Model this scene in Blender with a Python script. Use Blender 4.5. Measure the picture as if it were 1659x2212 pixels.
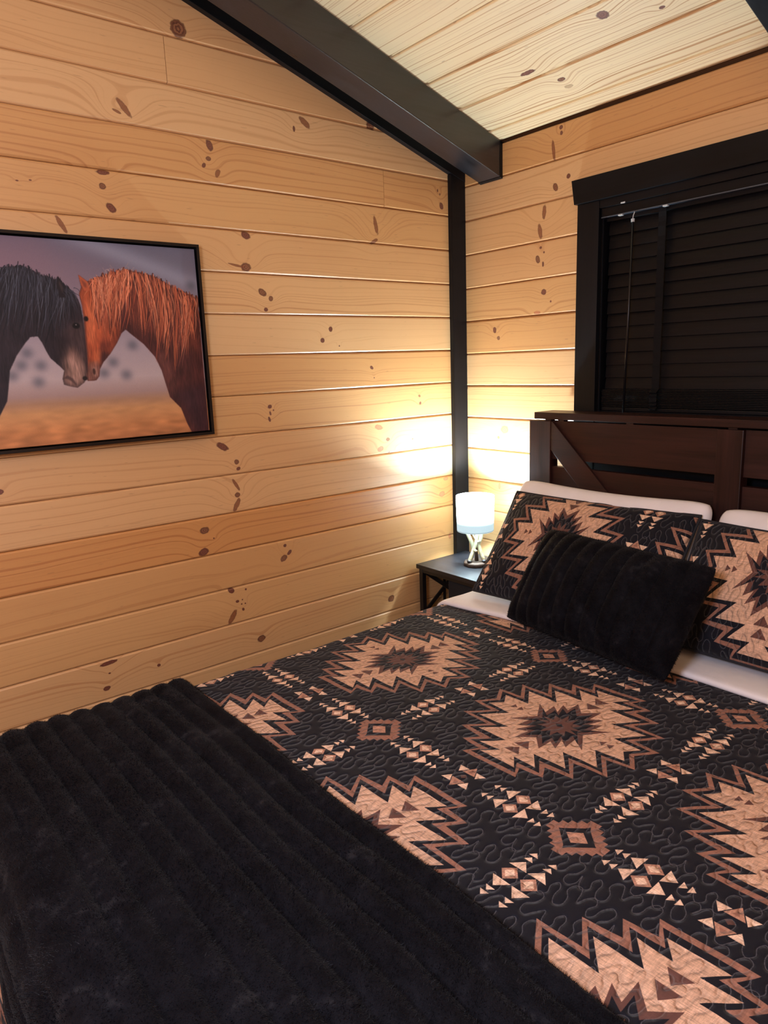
import bpy, bmesh, math, random
import numpy as np
from mathutils import Vector, Matrix, noise as mnoise

# ---------------------------------------------------------------- clear
for o in list(bpy.data.objects):
    bpy.data.objects.remove(o, do_unlink=True)
S = bpy.context.scene
COL = S.collection
rnd = random.Random(7)
nrs = np.random.RandomState(11)

# ---------------------------------------------------------------- camera
CAMP = Vector((2.1557, -2.1742, 1.4565))
F_ = Vector((-0.765716, 0.609590, -0.205133)); R_ = Vector((0.628316, 0.777125, -0.035995)); D_ = Vector((0.137472, -0.156450, -0.978072))
cd = bpy.data.cameras.new('camera'); cam = bpy.data.objects.new('camera', cd); COL.objects.link(cam)
cd.sensor_fit = 'HORIZONTAL'; cd.sensor_width = 36.0; cd.lens = 1529.39 * 36.0 / 1659.0
cd.clip_start = 0.02; cd.clip_end = 60
M = Matrix.Identity(4)
for i in range(3):
    M[i][0] = R_[i]; M[i][1] = -D_[i]; M[i][2] = -F_[i]; M[i][3] = CAMP[i]
cam.matrix_world = M
S.camera = cam

# ---------------------------------------------------------------- world, lights, exposure
wd = bpy.data.worlds.new('night'); S.world = wd; wd.use_nodes = True
wd.node_tree.nodes['Background'].inputs[0].default_value = (0.02, 0.025, 0.04, 1)
wd.node_tree.nodes['Background'].inputs[1].default_value = 0.3

def lamp_light(name, loc, energy, color, radius):
    l = bpy.data.lights.new(name, 'POINT'); l.energy = energy; l.color = color; l.shadow_soft_size = radius
    o = bpy.data.objects.new(name, l); o.location = loc; COL.objects.link(o); return o
lamp_light('room_light', (1.80, -2.42, 1.66), 57.0, (0.98, 1.01, 1.24), 0.16)
S.view_settings.view_transform = 'Standard'
S.view_settings.look = 'None'
S.view_settings.gamma = 1.0
S.view_settings.use_curve_mapping = False
S.view_settings.exposure = 0.12
BULB_L = 2350.0          # radiance of the cool white bedside bulb
SHADE_L = 17.0          # radiance of the lit fabric shade
COOL = (.80, .97, 1.05, 1)   # cool white light seen under a warm white balance
LEFT_KNOTS=[(-1.160,2.435,26,24,0,1),(-1.345,2.192,30,9,-50,2),(-1.367,2.179,14,4,-20,2),(-0.736,2.253,26,11,-35,2),(-0.779,2.227,5,9,0,0),(-1.090,2.131,11,17,20,0),(-1.097,2.092,9,7,0,1),(-1.114,2.071,6,8,-30,0),(-1.070,2.053,8,14,-30,2),(-1.425,2.012,20,7,0,0),(-1.430,1.975,10,9,0,1),(-1.412,1.919,17,11,-40,0),(-1.554,1.863,26,7,-60,2),(-0.988,1.878,17,12,-20,0),(-0.995,1.779,19,14,0,1),(-1.029,1.783,30,4,-10,2),(-0.940,1.702,16,11,-30,1),(-0.909,1.683,9,9,0,1),(-0.930,1.647,8,7,0,0),(-0.672,1.584,9,9,0,0),(-0.709,1.545,9,9,0,0),(-0.637,1.525,3,3,0,0),(-0.492,1.443,9,6,-30,0),(-0.482,1.405,3,3,0,0),(-0.941,1.326,8,7,0,0),(-0.941,1.303,4,8,10,0),(-0.946,1.283,5,9,20,0),(-0.928,1.313,3,3,0,0),(-0.254,1.324,7,5,-20,1),(-0.250,1.295,7,6,50,0),(-0.469,1.216,20,10,-15,3),(-0.425,1.165,10,7,0,1),(-0.464,1.131,16,10,20,3),(-0.297,1.155,4,3,0,0),(-0.420,1.114,5,4,0,0),(-1.129,1.207,24,11,-30,0),(-1.083,1.151,9,9,0,1),(-1.078,1.128,8,6,20,0),(-1.091,1.074,26,6,-60,2),(-1.089,1.039,10,9,0,1),(-1.094,1.006,27,9,60,2),(-1.218,0.938,17,12,0,1),(-1.188,0.906,3,3,0,0),(-1.228,0.866,19,13,20,0),(-1.801,1.150,10,8,0,0),(-0.140,0.906,17,12,10,3),(-0.116,0.969,14,8,0,3),(-0.927,0.784,16,11,30,1),(-0.902,0.801,12,7,40,0),(-0.919,0.830,7,6,0,0),(-0.098,0.717,8,14,0,3),(-1.141,0.712,13,9,-30,0),(-1.121,0.668,7,5,0,0),(-1.102,0.670,3,3,0,0),(-1.106,0.655,3,3,0,0),(-1.086,0.704,4,4,0,0),(-1.092,0.654,3,3,0,0),(-1.144,0.617,30,10,55,2),(-1.101,0.635,5,6,30,0),(-1.040,0.509,17,12,10,1),(-0.437,0.513,17,14,20,1),(-1.572,0.578,28,7,5,0),(-1.417,0.523,6,5,0,0),(-1.573,0.544,4,3,0,0),(-1.586,0.498,11,8,10,0),(-0.447,1.954,9,34,12,2),(-0.458,1.897,20,7,30,2),(-0.133,2.108,4,6,0,0),(-0.114,2.054,10,14,20,0),(-0.121,2.096,3,5,0,0),(-0.456,2.288,20,12,-20,1),(-1.652,1.963,4,2,0,0),(-1.619,1.968,4,2,0,0),]
BACK_KNOTS=[(0.485,2.233,8,7,0,0),(0.487,2.214,6,7,0,0),(0.454,2.166,7,38,8,2),(0.519,2.069,9,8,0,0),(0.464,2.044,10,16,25,1),(0.416,1.970,9,26,-5,2),(0.398,1.906,10,28,12,2),(0.401,1.850,6,5,0,0),(0.388,1.811,10,15,20,1),(0.416,1.832,4,4,0,0),(0.412,1.791,5,9,0,0),(0.416,1.693,12,11,0,0),(0.448,1.657,4,4,0,0),(0.386,1.622,16,6,0,3),(0.175,1.571,9,12,10,0),(0.195,1.539,8,8,0,1),(0.226,1.178,20,16,0,3),(0.193,1.144,7,6,0,1),(0.198,0.943,6,14,0,3),(0.018,1.343,6,5,0,1),]
CEIL_KNOTS=[(0.873,-0.333,19,16,0,0),(0.547,-0.252,30,9,0,0),(0.617,-0.175,14,9,0,1),(0.617,-0.136,15,9,0,4),(1.014,-0.275,9,6,0,0),]
H_black=[(-0.551,0.472),(-0.530,0.479),(-0.500,0.483),(-0.474,0.473),(-0.441,0.456),(-0.419,0.452),(-0.418,0.443),(-0.411,0.460),(-0.394,0.433),(-0.377,0.422),(-0.365,0.401),(-0.360,0.378),(-0.358,0.348),(-0.358,0.303),(-0.358,0.261),(-0.361,0.215),(-0.368,0.188),(-0.375,0.175),(-0.395,0.161),(-0.412,0.165),(-0.430,0.171),(-0.432,0.187),(-0.425,0.209),(-0.435,0.221),(-0.457,0.244),(-0.465,0.263),(-0.473,0.285),(-0.482,0.302),(-0.501,0.300),(-0.515,0.285),(-0.540,0.253),(-0.562,0.214),(-0.571,0.170),(-0.579,0.134),(-0.600,0.099)]
H_muz=[(-0.425,0.270),(-0.402,0.273),(-0.382,0.257),(-0.367,0.226),(-0.364,0.207),(-0.368,0.188),(-0.375,0.175),(-0.395,0.161),(-0.412,0.165),(-0.430,0.171),(-0.432,0.187),(-0.425,0.209),(-0.427,0.239)]
H_face=[(-0.395,0.333),(-0.364,0.348),(-0.360,0.303),(-0.358,0.261),(-0.362,0.222),(-0.382,0.257),(-0.410,0.273),(-0.432,0.270),(-0.424,0.303)]
H_chest=[(-0.357,0.467),(-0.335,0.450),(-0.305,0.460),(-0.264,0.477),(-0.224,0.487),(-0.184,0.481),(-0.143,0.473),(-0.111,0.457),(-0.069,0.436),(-0.018,0.416),(-0.010,0.397),(-0.010,0.251),(-0.010,0.001),(-0.067,0.004),(-0.082,0.039),(-0.096,0.084),(-0.128,0.120),(-0.137,0.158),(-0.146,0.200),(-0.163,0.241),(-0.193,0.278),(-0.231,0.310),(-0.242,0.320),(-0.255,0.310),(-0.271,0.283),(-0.294,0.252),(-0.316,0.229),(-0.328,0.210),(-0.332,0.190),(-0.342,0.179),(-0.365,0.178),(-0.369,0.188),(-0.361,0.215),(-0.358,0.265),(-0.358,0.303),(-0.356,0.348),(-0.357,0.386),(-0.361,0.416),(-0.353,0.434)]
H_cface=[(-0.353,0.434),(-0.330,0.439),(-0.313,0.425),(-0.308,0.372),(-0.303,0.310),(-0.320,0.264),(-0.332,0.225),(-0.349,0.214),(-0.361,0.215),(-0.358,0.265),(-0.358,0.303),(-0.356,0.348),(-0.357,0.386),(-0.361,0.416)]
H_cheek=[(-0.315,0.372),(-0.269,0.365),(-0.257,0.334),(-0.259,0.310),(-0.271,0.283),(-0.294,0.252),(-0.320,0.264),(-0.307,0.310)]
H_cmuz=[(-0.355,0.230),(-0.331,0.233),(-0.328,0.210),(-0.332,0.190),(-0.342,0.179),(-0.365,0.178),(-0.368,0.188),(-0.361,0.215)]
H_bush=[(-0.515,0.258),(-0.533,0.226),(-0.484,0.224),(-0.559,0.199),(-0.495,0.180),(-0.227,0.275),(-0.289,0.228),(-0.318,0.198),(-0.254,0.191),(-0.028,0.450)]
H_crest=[(-0.329,0.450),(-0.305,0.460),(-0.264,0.477),(-0.224,0.486),(-0.184,0.480),(-0.143,0.473),(-0.111,0.456),(-0.070,0.436),(-0.018,0.415)]
H_tips=[(-0.319,0.371),(-0.307,0.310),(-0.286,0.287),(-0.253,0.334),(-0.198,0.310),(-0.158,0.249),(-0.134,0.191),(-0.089,0.198),(-0.018,0.272)]
H_bcrest=[(-0.551,0.472),(-0.530,0.478),(-0.500,0.482),(-0.474,0.472),(-0.441,0.456),(-0.410,0.450),(-0.391,0.429)]
H_btips=[(-0.587,0.346),(-0.574,0.297),(-0.546,0.286),(-0.501,0.311),(-0.473,0.285),(-0.436,0.300),(-0.380,0.337)]
H_eyes=[(-0.379,0.330),(-0.350,0.349),(-0.333,0.415),(-0.380,0.182),(-0.350,0.203)]

# ---------------------------------------------------------------- helpers
def link(name, me, mat=None, parent=None, smooth=False):
    o = bpy.data.objects.new(name, me); COL.objects.link(o)
    if mat is not None:
        if isinstance(mat, (list, tuple)):
            for m in mat: me.materials.append(m)
        else: me.materials.append(mat)
    if parent is not None: o.parent = parent
    if smooth: me.shade_smooth()
    return o
def obj(name, bm, mat=None, parent=None, smooth=False):
    me = bpy.data.meshes.new(name); bmesh.ops.recalc_face_normals(bm, faces=bm.faces[:]); bm.to_mesh(me); bm.free()
    return link(name, me, mat, parent, smooth)
def empty(name, loc, label=None, cat=None, group=None):
    o = bpy.data.objects.new(name, None); COL.objects.link(o); o.location = loc; o.empty_display_size = 0.05
    if label: o['label'] = label; o['category'] = cat
    if group: o['group'] = group
    return o
def tag(o, label, cat, group=None):
    o['label'] = label; o['category'] = cat
    if group: o['group'] = group
    return o
def struct(o):
    o['kind'] = 'structure'; return o
def box(bm, x0, x1, y0, y1, z0, z1, bev=0.0, seg=2):
    n0 = set(bm.verts)
    r = bmesh.ops.create_cube(bm, size=1.0)
    vs = r['verts']
    for v in vs:
        v.co = Vector(((x0+x1)/2 + v.co.x*(x1-x0), (y0+y1)/2 + v.co.y*(y1-y0), (z0+z1)/2 + v.co.z*(z1-z0)))
    if bev > 0:
        es = list({e for v in vs for e in v.link_edges})
        bmesh.ops.bevel(bm, geom=es, offset=bev, segments=seg, profile=0.6, affect='EDGES')
    return bm
def boxm(*a, **k): return box(bmesh.new(), *a, **k)
def prism(bm, pts, axis, a0, a1, bev=0.0):
    """closed polygon pts (2D) extruded along axis 'x','y','z' from a0 to a1"""
    def mk(p, a):
        return {'x': (a, p[0], p[1]), 'y': (p[0], a, p[1]), 'z': (p[0], p[1], a)}[axis]
    lo = [bm.verts.new(mk(p, a0)) for p in pts]; hi = [bm.verts.new(mk(p, a1)) for p in pts]
    fs = [bm.faces.new(lo[::-1]), bm.faces.new(hi)]
    n = len(pts)
    for i in range(n): fs.append(bm.faces.new((lo[i], lo[(i+1) % n], hi[(i+1) % n], hi[i])))
    if bev > 0:
        es = list({e for f in fs for e in f.edges})
        bmesh.ops.bevel(bm, geom=es, offset=bev, segments=2, profile=0.6, affect='EDGES')
    return bm
def tube(bm, pts, rad, n=10, cap=True):
    pts = [Vector(p) for p in pts]; rads = rad if isinstance(rad, (list, tuple)) else [rad]*len(pts)
    rings = []; prev = None
    for i, p in enumerate(pts):
        t = (pts[min(i+1, len(pts)-1)] - pts[max(i-1, 0)]).normalized()
        if prev is None:
            a = Vector((0, 0, 1)) if abs(t.z) < .9 else Vector((1, 0, 0)); u = t.cross(a).normalized()
        else: u = (prev - t*prev.dot(t)).normalized()
        prev = u; w = t.cross(u)
        rings.append([bm.verts.new(p + (u*math.cos(2*math.pi*k/n) + w*math.sin(2*math.pi*k/n))*rads[i]) for k in range(n)])
    for a, b in zip(rings, rings[1:]):
        for k in range(n): bm.faces.new((a[k], a[(k+1) % n], b[(k+1) % n], b[k]))
    if cap: bm.faces.new(rings[0][::-1]); bm.faces.new(rings[-1])
    return bm
def lathe(bm, prof, cx, cy, n=48, jitter=None):
    rings = []
    for r, z in prof:
        if r < 1e-6: rings.append([bm.verts.new((cx, cy, z))]); continue
        rings.append([bm.verts.new((cx + r*(1+(jitter(k, z) if jitter else 0))*math.cos(2*math.pi*k/n), cy + r*(1+(jitter(k, z) if jitter else 0))*math.sin(2*math.pi*k/n), z)) for k in range(n)])
    for a, b in zip(rings, rings[1:]):
        if len(a) == 1 and len(b) == 1: continue
        for k in range(n):
            k2 = (k+1) % n
            if len(a) == 1: bm.faces.new((a[0], b[k2], b[k]))
            elif len(b) == 1: bm.faces.new((a[k], a[k2], b[0]))
            else: bm.faces.new((a[k], a[k2], b[k2], b[k]))
    return bm
def catmull(pts, n=8):
    P = [Vector(p) for p in pts]; P = [P[0]*2-P[1]] + P + [P[-1]*2-P[-2]]; out = []
    for i in range(1, len(P)-2):
        for k in range(n):
            t = k/n; a, b, c, d = P[i-1], P[i], P[i+1], P[i+2]
            out.append(0.5*((2*b)+(c-a)*t+(2*a-5*b+4*c-d)*t*t+(3*b-a-3*c+d)*t**3))
    out.append(P[-2]); return out
def lerp(a, b, t): return a + (b-a)*t
def sstep(a, b, x):
    t = min(1, max(0, (x-a)/(b-a))); return t*t*(3-2*t)
def lin(r, g, b):
    f = lambda c: (c/255/12.92) if c/255 <= .04045 else ((c/255+.055)/1.055)**2.4
    return (f(r), f(g), f(b), 1.0)

# ---------------------------------------------------------------- node helpers
class NT:
    def __init__(s, tree): s.t = tree; s.n = tree.nodes; s.l = tree.links
    def node(s, typ, **kw):
        n = s.n.new(typ)
        for k, v in kw.items(): setattr(n, k, v)
        return n
    def put(s, sock, v):
        if v is None: return
        if hasattr(v, 'is_output') or isinstance(v, bpy.types.NodeSocket): s.l.new(v, sock)
        else: sock.default_value = v
    def math(s, op, a, b=None, c=None, clamp=False):
        n = s.node('ShaderNodeMath', operation=op, use_clamp=clamp)
        s.put(n.inputs[0], a); s.put(n.inputs[1], b); s.put(n.inputs[2], c); return n.outputs[0]
    def vmath(s, op, a, b=None):
        n = s.node('ShaderNodeVectorMath', operation=op); s.put(n.inputs[0], a); s.put(n.inputs[1], b)
        return n.outputs['Value'] if op in ('LENGTH', 'DOT_PRODUCT', 'DISTANCE') else n.outputs[0]
    def mix(s, f, a, b, mode='MIX'):
        n = s.node('ShaderNodeMix', data_type='RGBA', blend_type=mode)
        s.put(n.inputs[0], f); s.put(n.inputs[6], a); s.put(n.inputs[7], b); return n.outputs[2]
    def noise(s, vec=None, scale=5, detail=2, rough=.5, dim='3D', w=None, dist=0):
        n = s.node('ShaderNodeTexNoise', noise_dimensions=dim)
        if vec is not None: s.put(n.inputs['Vector'], vec)
        if w is not None: s.put(n.inputs['W'], w)
        n.inputs['Scale'].default_value = scale; n.inputs['Detail'].default_value = detail
        n.inputs['Roughness'].default_value = rough; n.inputs['Distortion'].default_value = dist
        return n.outputs['Fac']
    def ramp(s, f, stops, interp='LINEAR'):
        n = s.node('ShaderNodeValToRGB'); cr = n.color_ramp; cr.interpolation = interp
        while len(cr.elements) < len(stops): cr.elements.new(.5)
        for e, (p, c) in zip(cr.elements, stops): e.position = p; e.color = c
        s.put(n.inputs[0], f); return n.outputs[0]
    def mapr(s, v, a, b, c=0, d=1, smooth=False):
        n = s.node('ShaderNodeMapRange', interpolation_type='SMOOTHSTEP' if smooth else 'LINEAR')
        s.put(n.inputs[0], v); n.inputs[1].default_value = a; n.inputs[2].default_value = b
        n.inputs[3].default_value = c; n.inputs[4].default_value = d; return n.outputs[0]
    def comb(s, x, y, z):
        n = s.node('ShaderNodeCombineXYZ'); s.put(n.inputs[0], x); s.put(n.inputs[1], y); s.put(n.inputs[2], z); return n.outputs[0]
    def sep(s, v):
        n = s.node('ShaderNodeSeparateXYZ'); s.put(n.inputs[0], v); return n.outputs
    def bump(s, h, strength=.3, dist=.001):
        n = s.node('ShaderNodeBump'); s.put(n.inputs['Height'], h); n.inputs['Strength'].default_value = strength
        n.inputs['Distance'].default_value = dist; return n.outputs[0]
def new_mat(name):
    m = bpy.data.materials.new(name); m.use_nodes = True; t = NT(m.node_tree); b = t.n['Principled BSDF']; return m, t, b
def setb(t, b, **k):
    names = dict(color='Base Color', rough='Roughness', metal='Metallic', normal='Normal', spec='Specular IOR Level',
                 sheen='Sheen Weight', sheenr='Sheen Roughness', sheent='Sheen Tint', ecol='Emission Color', estr='Emission Strength', coat='Coat Weight', coatr='Coat Roughness', trans='Transmission Weight', ior='IOR')
    for kk, v in k.items(): t.put(b.inputs[names[kk]], v)

# knot group: accumulates the ring field, the knot mask and the knot colour
def make_knot_group():
    g = bpy.data.node_groups.new('Knot', 'ShaderNodeTree'); I = g.interface
    for nm, ty in (('Vector', 'NodeSocketVector'), ('Field', 'NodeSocketFloat'), ('Mask', 'NodeSocketFloat'), ('Color', 'NodeSocketColor'),
                   ('U', 'NodeSocketFloat'), ('V', 'NodeSocketFloat'), ('RU', 'NodeSocketFloat'), ('RV', 'NodeSocketFloat'), ('Angle', 'NodeSocketFloat'),
                   ('Core', 'NodeSocketColor'), ('Heart', 'NodeSocketColor'), ('Strength', 'NodeSocketFloat')):
        I.new_socket(nm, in_out='INPUT', socket_type=ty)
    for nm, ty in (('Field', 'NodeSocketFloat'), ('Mask', 'NodeSocketFloat'), ('Color', 'NodeSocketColor')):
        I.new_socket(nm, in_out='OUTPUT', socket_type=ty)
    t = NT(g); gi = t.node('NodeGroupInput'); go = t.node('NodeGroupOutput'); i = gi.outputs
    x, y, z = t.sep(i['Vector'])
    wob = t.noise(i['Vector'], 90, 2)
    du = t.math('SUBTRACT', x, i['U']); dv = t.math('SUBTRACT', y, i['V'])
    c = t.math('COSINE', i['Angle']); s = t.math('SINE', i['Angle'])
    a = t.math('DIVIDE', t.math('ADD', t.math('MULTIPLY', du, c), t.math('MULTIPLY', dv, s)), i['RU'])
    b = t.math('DIVIDE', t.math('SUBTRACT', t.math('MULTIPLY', dv, c), t.math('MULTIPLY', du, s)), i['RV'])
    d = t.math('SQRT', t.math('ADD', t.math('MULTIPLY', a, a), t.math('MULTIPLY', b, b)))
    d = t.math('ADD', d, t.math('MULTIPLY', t.math('SUBTRACT', wob, .5), .55))
    core = t.math('MULTIPLY', t.mapr(d, .82, 1.08, 1, 0, True), i['Strength'])
    # field bump in metres so the grain wraps round the knot
    mr = t.math('MAXIMUM', i['RU'], i['RV']); mr2 = t.math('ADD', t.math('MULTIPLY', mr, 1.9), .006)
    e = t.math('DIVIDE', t.math('ADD', t.math('MULTIPLY', du, t.math('MULTIPLY', du, .45)), t.math('MULTIPLY', dv, dv)), t.math('MULTIPLY', mr2, mr2))
    bumpf = t.math('EXPONENT', t.math('MULTIPLY', e, -1.0))
    t.l.new(t.math('ADD', i['Field'], t.math('MULTIPLY', bumpf, t.math('ADD', t.math('MULTIPLY', mr, 150), 1.2))), go.inputs['Field'])
    rings = t.math('SINE', t.math('MULTIPLY', d, 17.0))
    rc = t.mix(t.mapr(rings, -1, 1, 0, 1), i['Core'], i['Heart'])
    rim = t.mapr(d, .62, .95, 0, 1, True)
    rc = t.mix(rim, rc, i['Core'])
    t.l.new(t.math('MAXIMUM', i['Mask'], core), go.inputs['Mask'])
    t.l.new(t.mix(core, i['Color'], rc), go.inputs['Color'])
    return g
KNOT = make_knot_group()
KCOL = {0: ((100, 52, 38), (132, 78, 58)), 1: ((98, 54, 36), (156, 104, 70)), 2: ((122, 62, 36), (150, 82, 48)), 3: ((196, 104, 66), (214, 140, 98)), 4: ((200, 150, 96), (226, 184, 130))}

def make_pine_group():
    g = bpy.data.node_groups.new('PineBoard', 'ShaderNodeTree'); I = g.interface
    for nm, ty in (('Vector', 'NodeSocketVector'), ('Seed', 'NodeSocketFloat'), ('Field', 'NodeSocketFloat'), ('Light', 'NodeSocketColor'), ('Dark', 'NodeSocketColor'),
                   ('Contrast', 'NodeSocketFloat'), ('Freq', 'NodeSocketFloat'), ('Arch', 'NodeSocketFloat'), ('Mask', 'NodeSocketFloat'), ('Knots', 'NodeSocketColor')):
        I.new_socket(nm, in_out='INPUT', socket_type=ty)
    for nm, ty in (('Color', 'NodeSocketColor'), ('Height', 'NodeSocketFloat'), ('Rough', 'NodeSocketFloat')):
        I.new_socket(nm, in_out='OUTPUT', socket_type=ty)
    t = NT(g); gi = t.node('NodeGroupInput'); go = t.node('NodeGroupOutput'); i = gi.outputs
    x, y, z = t.sep(i['Vector'])
    sd = t.math('MULTIPLY', i['Seed'], 7.31)
    p1 = t.comb(t.math('MULTIPLY', x, 1.1), t.math('MULTIPLY', y, 7.0), sd)
    warp = t.noise(p1, 1.0, 2, .5)
    v0 = t.math('MULTIPLY', t.math('SUBTRACT', t.noise(None, 1.0, 0, .5, '1D', w=t.math('MULTIPLY', i['Seed'], 3.7)), .5), .16)
    yy = t.math('SUBTRACT', y, v0)
    flat = t.math('ADD', t.math('MULTIPLY', t.math('MULTIPLY', yy, yy), t.math('MULTIPLY', i['Arch'], 900.0)), t.math('MULTIPLY', x, t.math('MULTIPLY', i['Arch'], 2.6)))
    w = t.math('ADD', t.math('MULTIPLY', y, i['Freq']), t.math('MULTIPLY', t.math('SUBTRACT', warp, .5), 9.0))
    w = t.math('ADD', t.math('ADD', w, flat), t.math('ADD', i['Field'], sd))
    ring = t.noise(None, 1.0, 3, .6, '1D', w=w)
    line = t.mapr(ring, .50, .70, 0, 1, True)
    fine = t.noise(t.comb(t.math('MULTIPLY', x, 9.0), t.math('MULTIPLY', y, 420.0), sd), 1.0, 2, .6)
    blot = t.noise(t.comb(t.math('MULTIPLY', x, 2.2), t.math('MULTIPLY', y, 9.0), t.math('ADD', sd, 5.0)), 1.0, 2, .5)
    f = t.math('MULTIPLY', line, i['Contrast'])
    f = t.math('ADD', f, t.math('MULTIPLY', t.math('SUBTRACT', fine, .5), .22))
    f = t.math('ADD', f, t.math('MULTIPLY', t.math('SUBTRACT', blot, .5), .55), None, True)
    col = t.mix(f, i['Light'], i['Dark'])
    # resin flecks
    fl = t.noise(t.comb(t.math('MULTIPLY', x, 30.0), t.math('MULTIPLY', y, 300.0), t.math('ADD', sd, 9.0)), 1.0, 0)
    col = t.mix(t.mapr(fl, .80, .88, 0, .35), col, (0.16, 0.07, 0.03, 1))
    col = t.mix(i['Mask'], col, i['Knots'])
    t.l.new(col, go.inputs['Color'])
    t.l.new(t.math('ADD', t.math('MULTIPLY', fine, .35), t.math('MULTIPLY', line, -.5)), go.inputs['Height'])
    t.l.new(t.math('ADD', .34, t.math('MULTIPLY', f, .12)), go.inputs['Rough'])
    return g
PINE = make_pine_group()
_pine_n = [0]
def pine_mat(seed, light, dark, contrast=.55, freq=120, arch=.25, knots=(), rough_add=0.0):
    _pine_n[0] += 1
    m, t, b = new_mat('pine_%d' % _pine_n[0])
    tc = t.node('ShaderNodeTexCoord').outputs['Object']
    field = mask = colr = None
    for (u, v, ru, rv, an, kind) in knots:
        n = t.node('ShaderNodeGroup'); n.node_tree = KNOT
        t.put(n.inputs['Vector'], tc)
        if field is not None:
            t.put(n.inputs['Field'], field); t.put(n.inputs['Mask'], mask); t.put(n.inputs['Color'], colr)
        for k, val in (('U', u), ('V', v), ('RU', ru/1000), ('RV', rv/1000), ('Angle', math.radians(an)), ('Strength', .62 if kind == 4 else (.85 if kind in (2, 3) else 1.0))):
            n.inputs[k].default_value = val
        n.inputs['Core'].default_value = lin(*KCOL[kind][0]); n.inputs['Heart'].default_value = lin(*KCOL[kind][1])
        field, mask, colr = n.outputs
    p = t.node('ShaderNodeGroup'); p.node_tree = PINE
    t.put(p.inputs['Vector'], tc); p.inputs['Seed'].default_value = seed
    p.inputs['Light'].default_value = light; p.inputs['Dark'].default_value = dark
    p.inputs['Contrast'].default_value = contrast; p.inputs['Freq'].default_value = freq; p.inputs['Arch'].default_value = arch
    if field is not None:
        t.put(p.inputs['Field'], field); t.put(p.inputs['Mask'], mask); t.put(p.inputs['Knots'], colr)
    setb(t, b, color=p.outputs['Color'], rough=t.math('ADD', p.outputs['Rough'], rough_add+.04), normal=t.bump(p.outputs['Height'], .25, .0006), spec=.5, coat=.0 if rough_add else .8, coatr=.46)
    return m
def dark_wood(name, c1, c2, rough=.45, axis=0, spec=.4, bstr=.35):
    m, t, b = new_mat(name)
    x, y, z = t.sep(t.node('ShaderNodeTexCoord').outputs['Object'])
    sc = [t.math('MULTIPLY', q, 6.0 if k == axis else 160.0) for k, q in enumerate((x, y, z))]
    n1 = t.noise(t.comb(*sc), 1.0, 3, .6)
    sc2 = [t.math('MULTIPLY', q, 3.0 if k == axis else 22.0) for k, q in enumerate((x, y, z))]
    n2 = t.noise(t.comb(*sc2), 1.0, 2, .5)
    f = t.math('ADD', t.math('MULTIPLY', n1, .6), t.math('MULTIPLY', n2, .6))
    setb(t, b, color=t.ramp(f, [(.35, c1), (.8, c2)]), rough=t.math('ADD', rough-.06, t.math('MULTIPLY', n2, .14)), spec=spec, normal=t.bump(f, bstr, .0008))
    return m
def plain(name, c, rough=.5, metal=0, spec=.5, bump=0, bscale=200):
    m, t, b = new_mat(name)
    n = t.noise(t.node('ShaderNodeTexCoord').outputs['Object'], bscale, 3)
    col = t.mix(n, tuple(v*.82 for v in c[:3]) + (1,), tuple(min(1, v*1.15) for v in c[:3]) + (1,))
    setb(t, b, color=col, rough=rough, metal=metal, spec=spec)
    if bump: setb(t, b, normal=t.bump(n, bump, .0006))
    return m

BLACKWOOD = {a: dark_wood('black_stained_wood_%d' % a, lin(4, 5, 8), lin(14, 15, 20), .42, a, .22) for a in (0, 1, 2)}
BROWN = {a: dark_wood('espresso_wood_%d' % a, lin(24, 11, 9), lin(54, 27, 22), .40, a, .36) for a in (0, 2)}
BEAM = dark_wood('beam_stain', lin(11, 12, 17), lin(36, 37, 44), .30, 1, .8, .4)
BLACKMETAL = plain('black_metal', lin(16, 16, 18), .4, 0.0, .5)
BLACKLAM = dark_wood('black_laminate', lin(14, 14, 16), lin(34, 34, 38), .32, 0, .5, .2)
BLINDM = dark_wood('black_slat', lin(4, 4, 7), lin(11, 11, 15), .45, 0, .25, .15)
BLINDTAPE = plain('black_tape', lin(10, 10, 14), .8, bump=.4, bscale=900, spec=.2)

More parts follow.
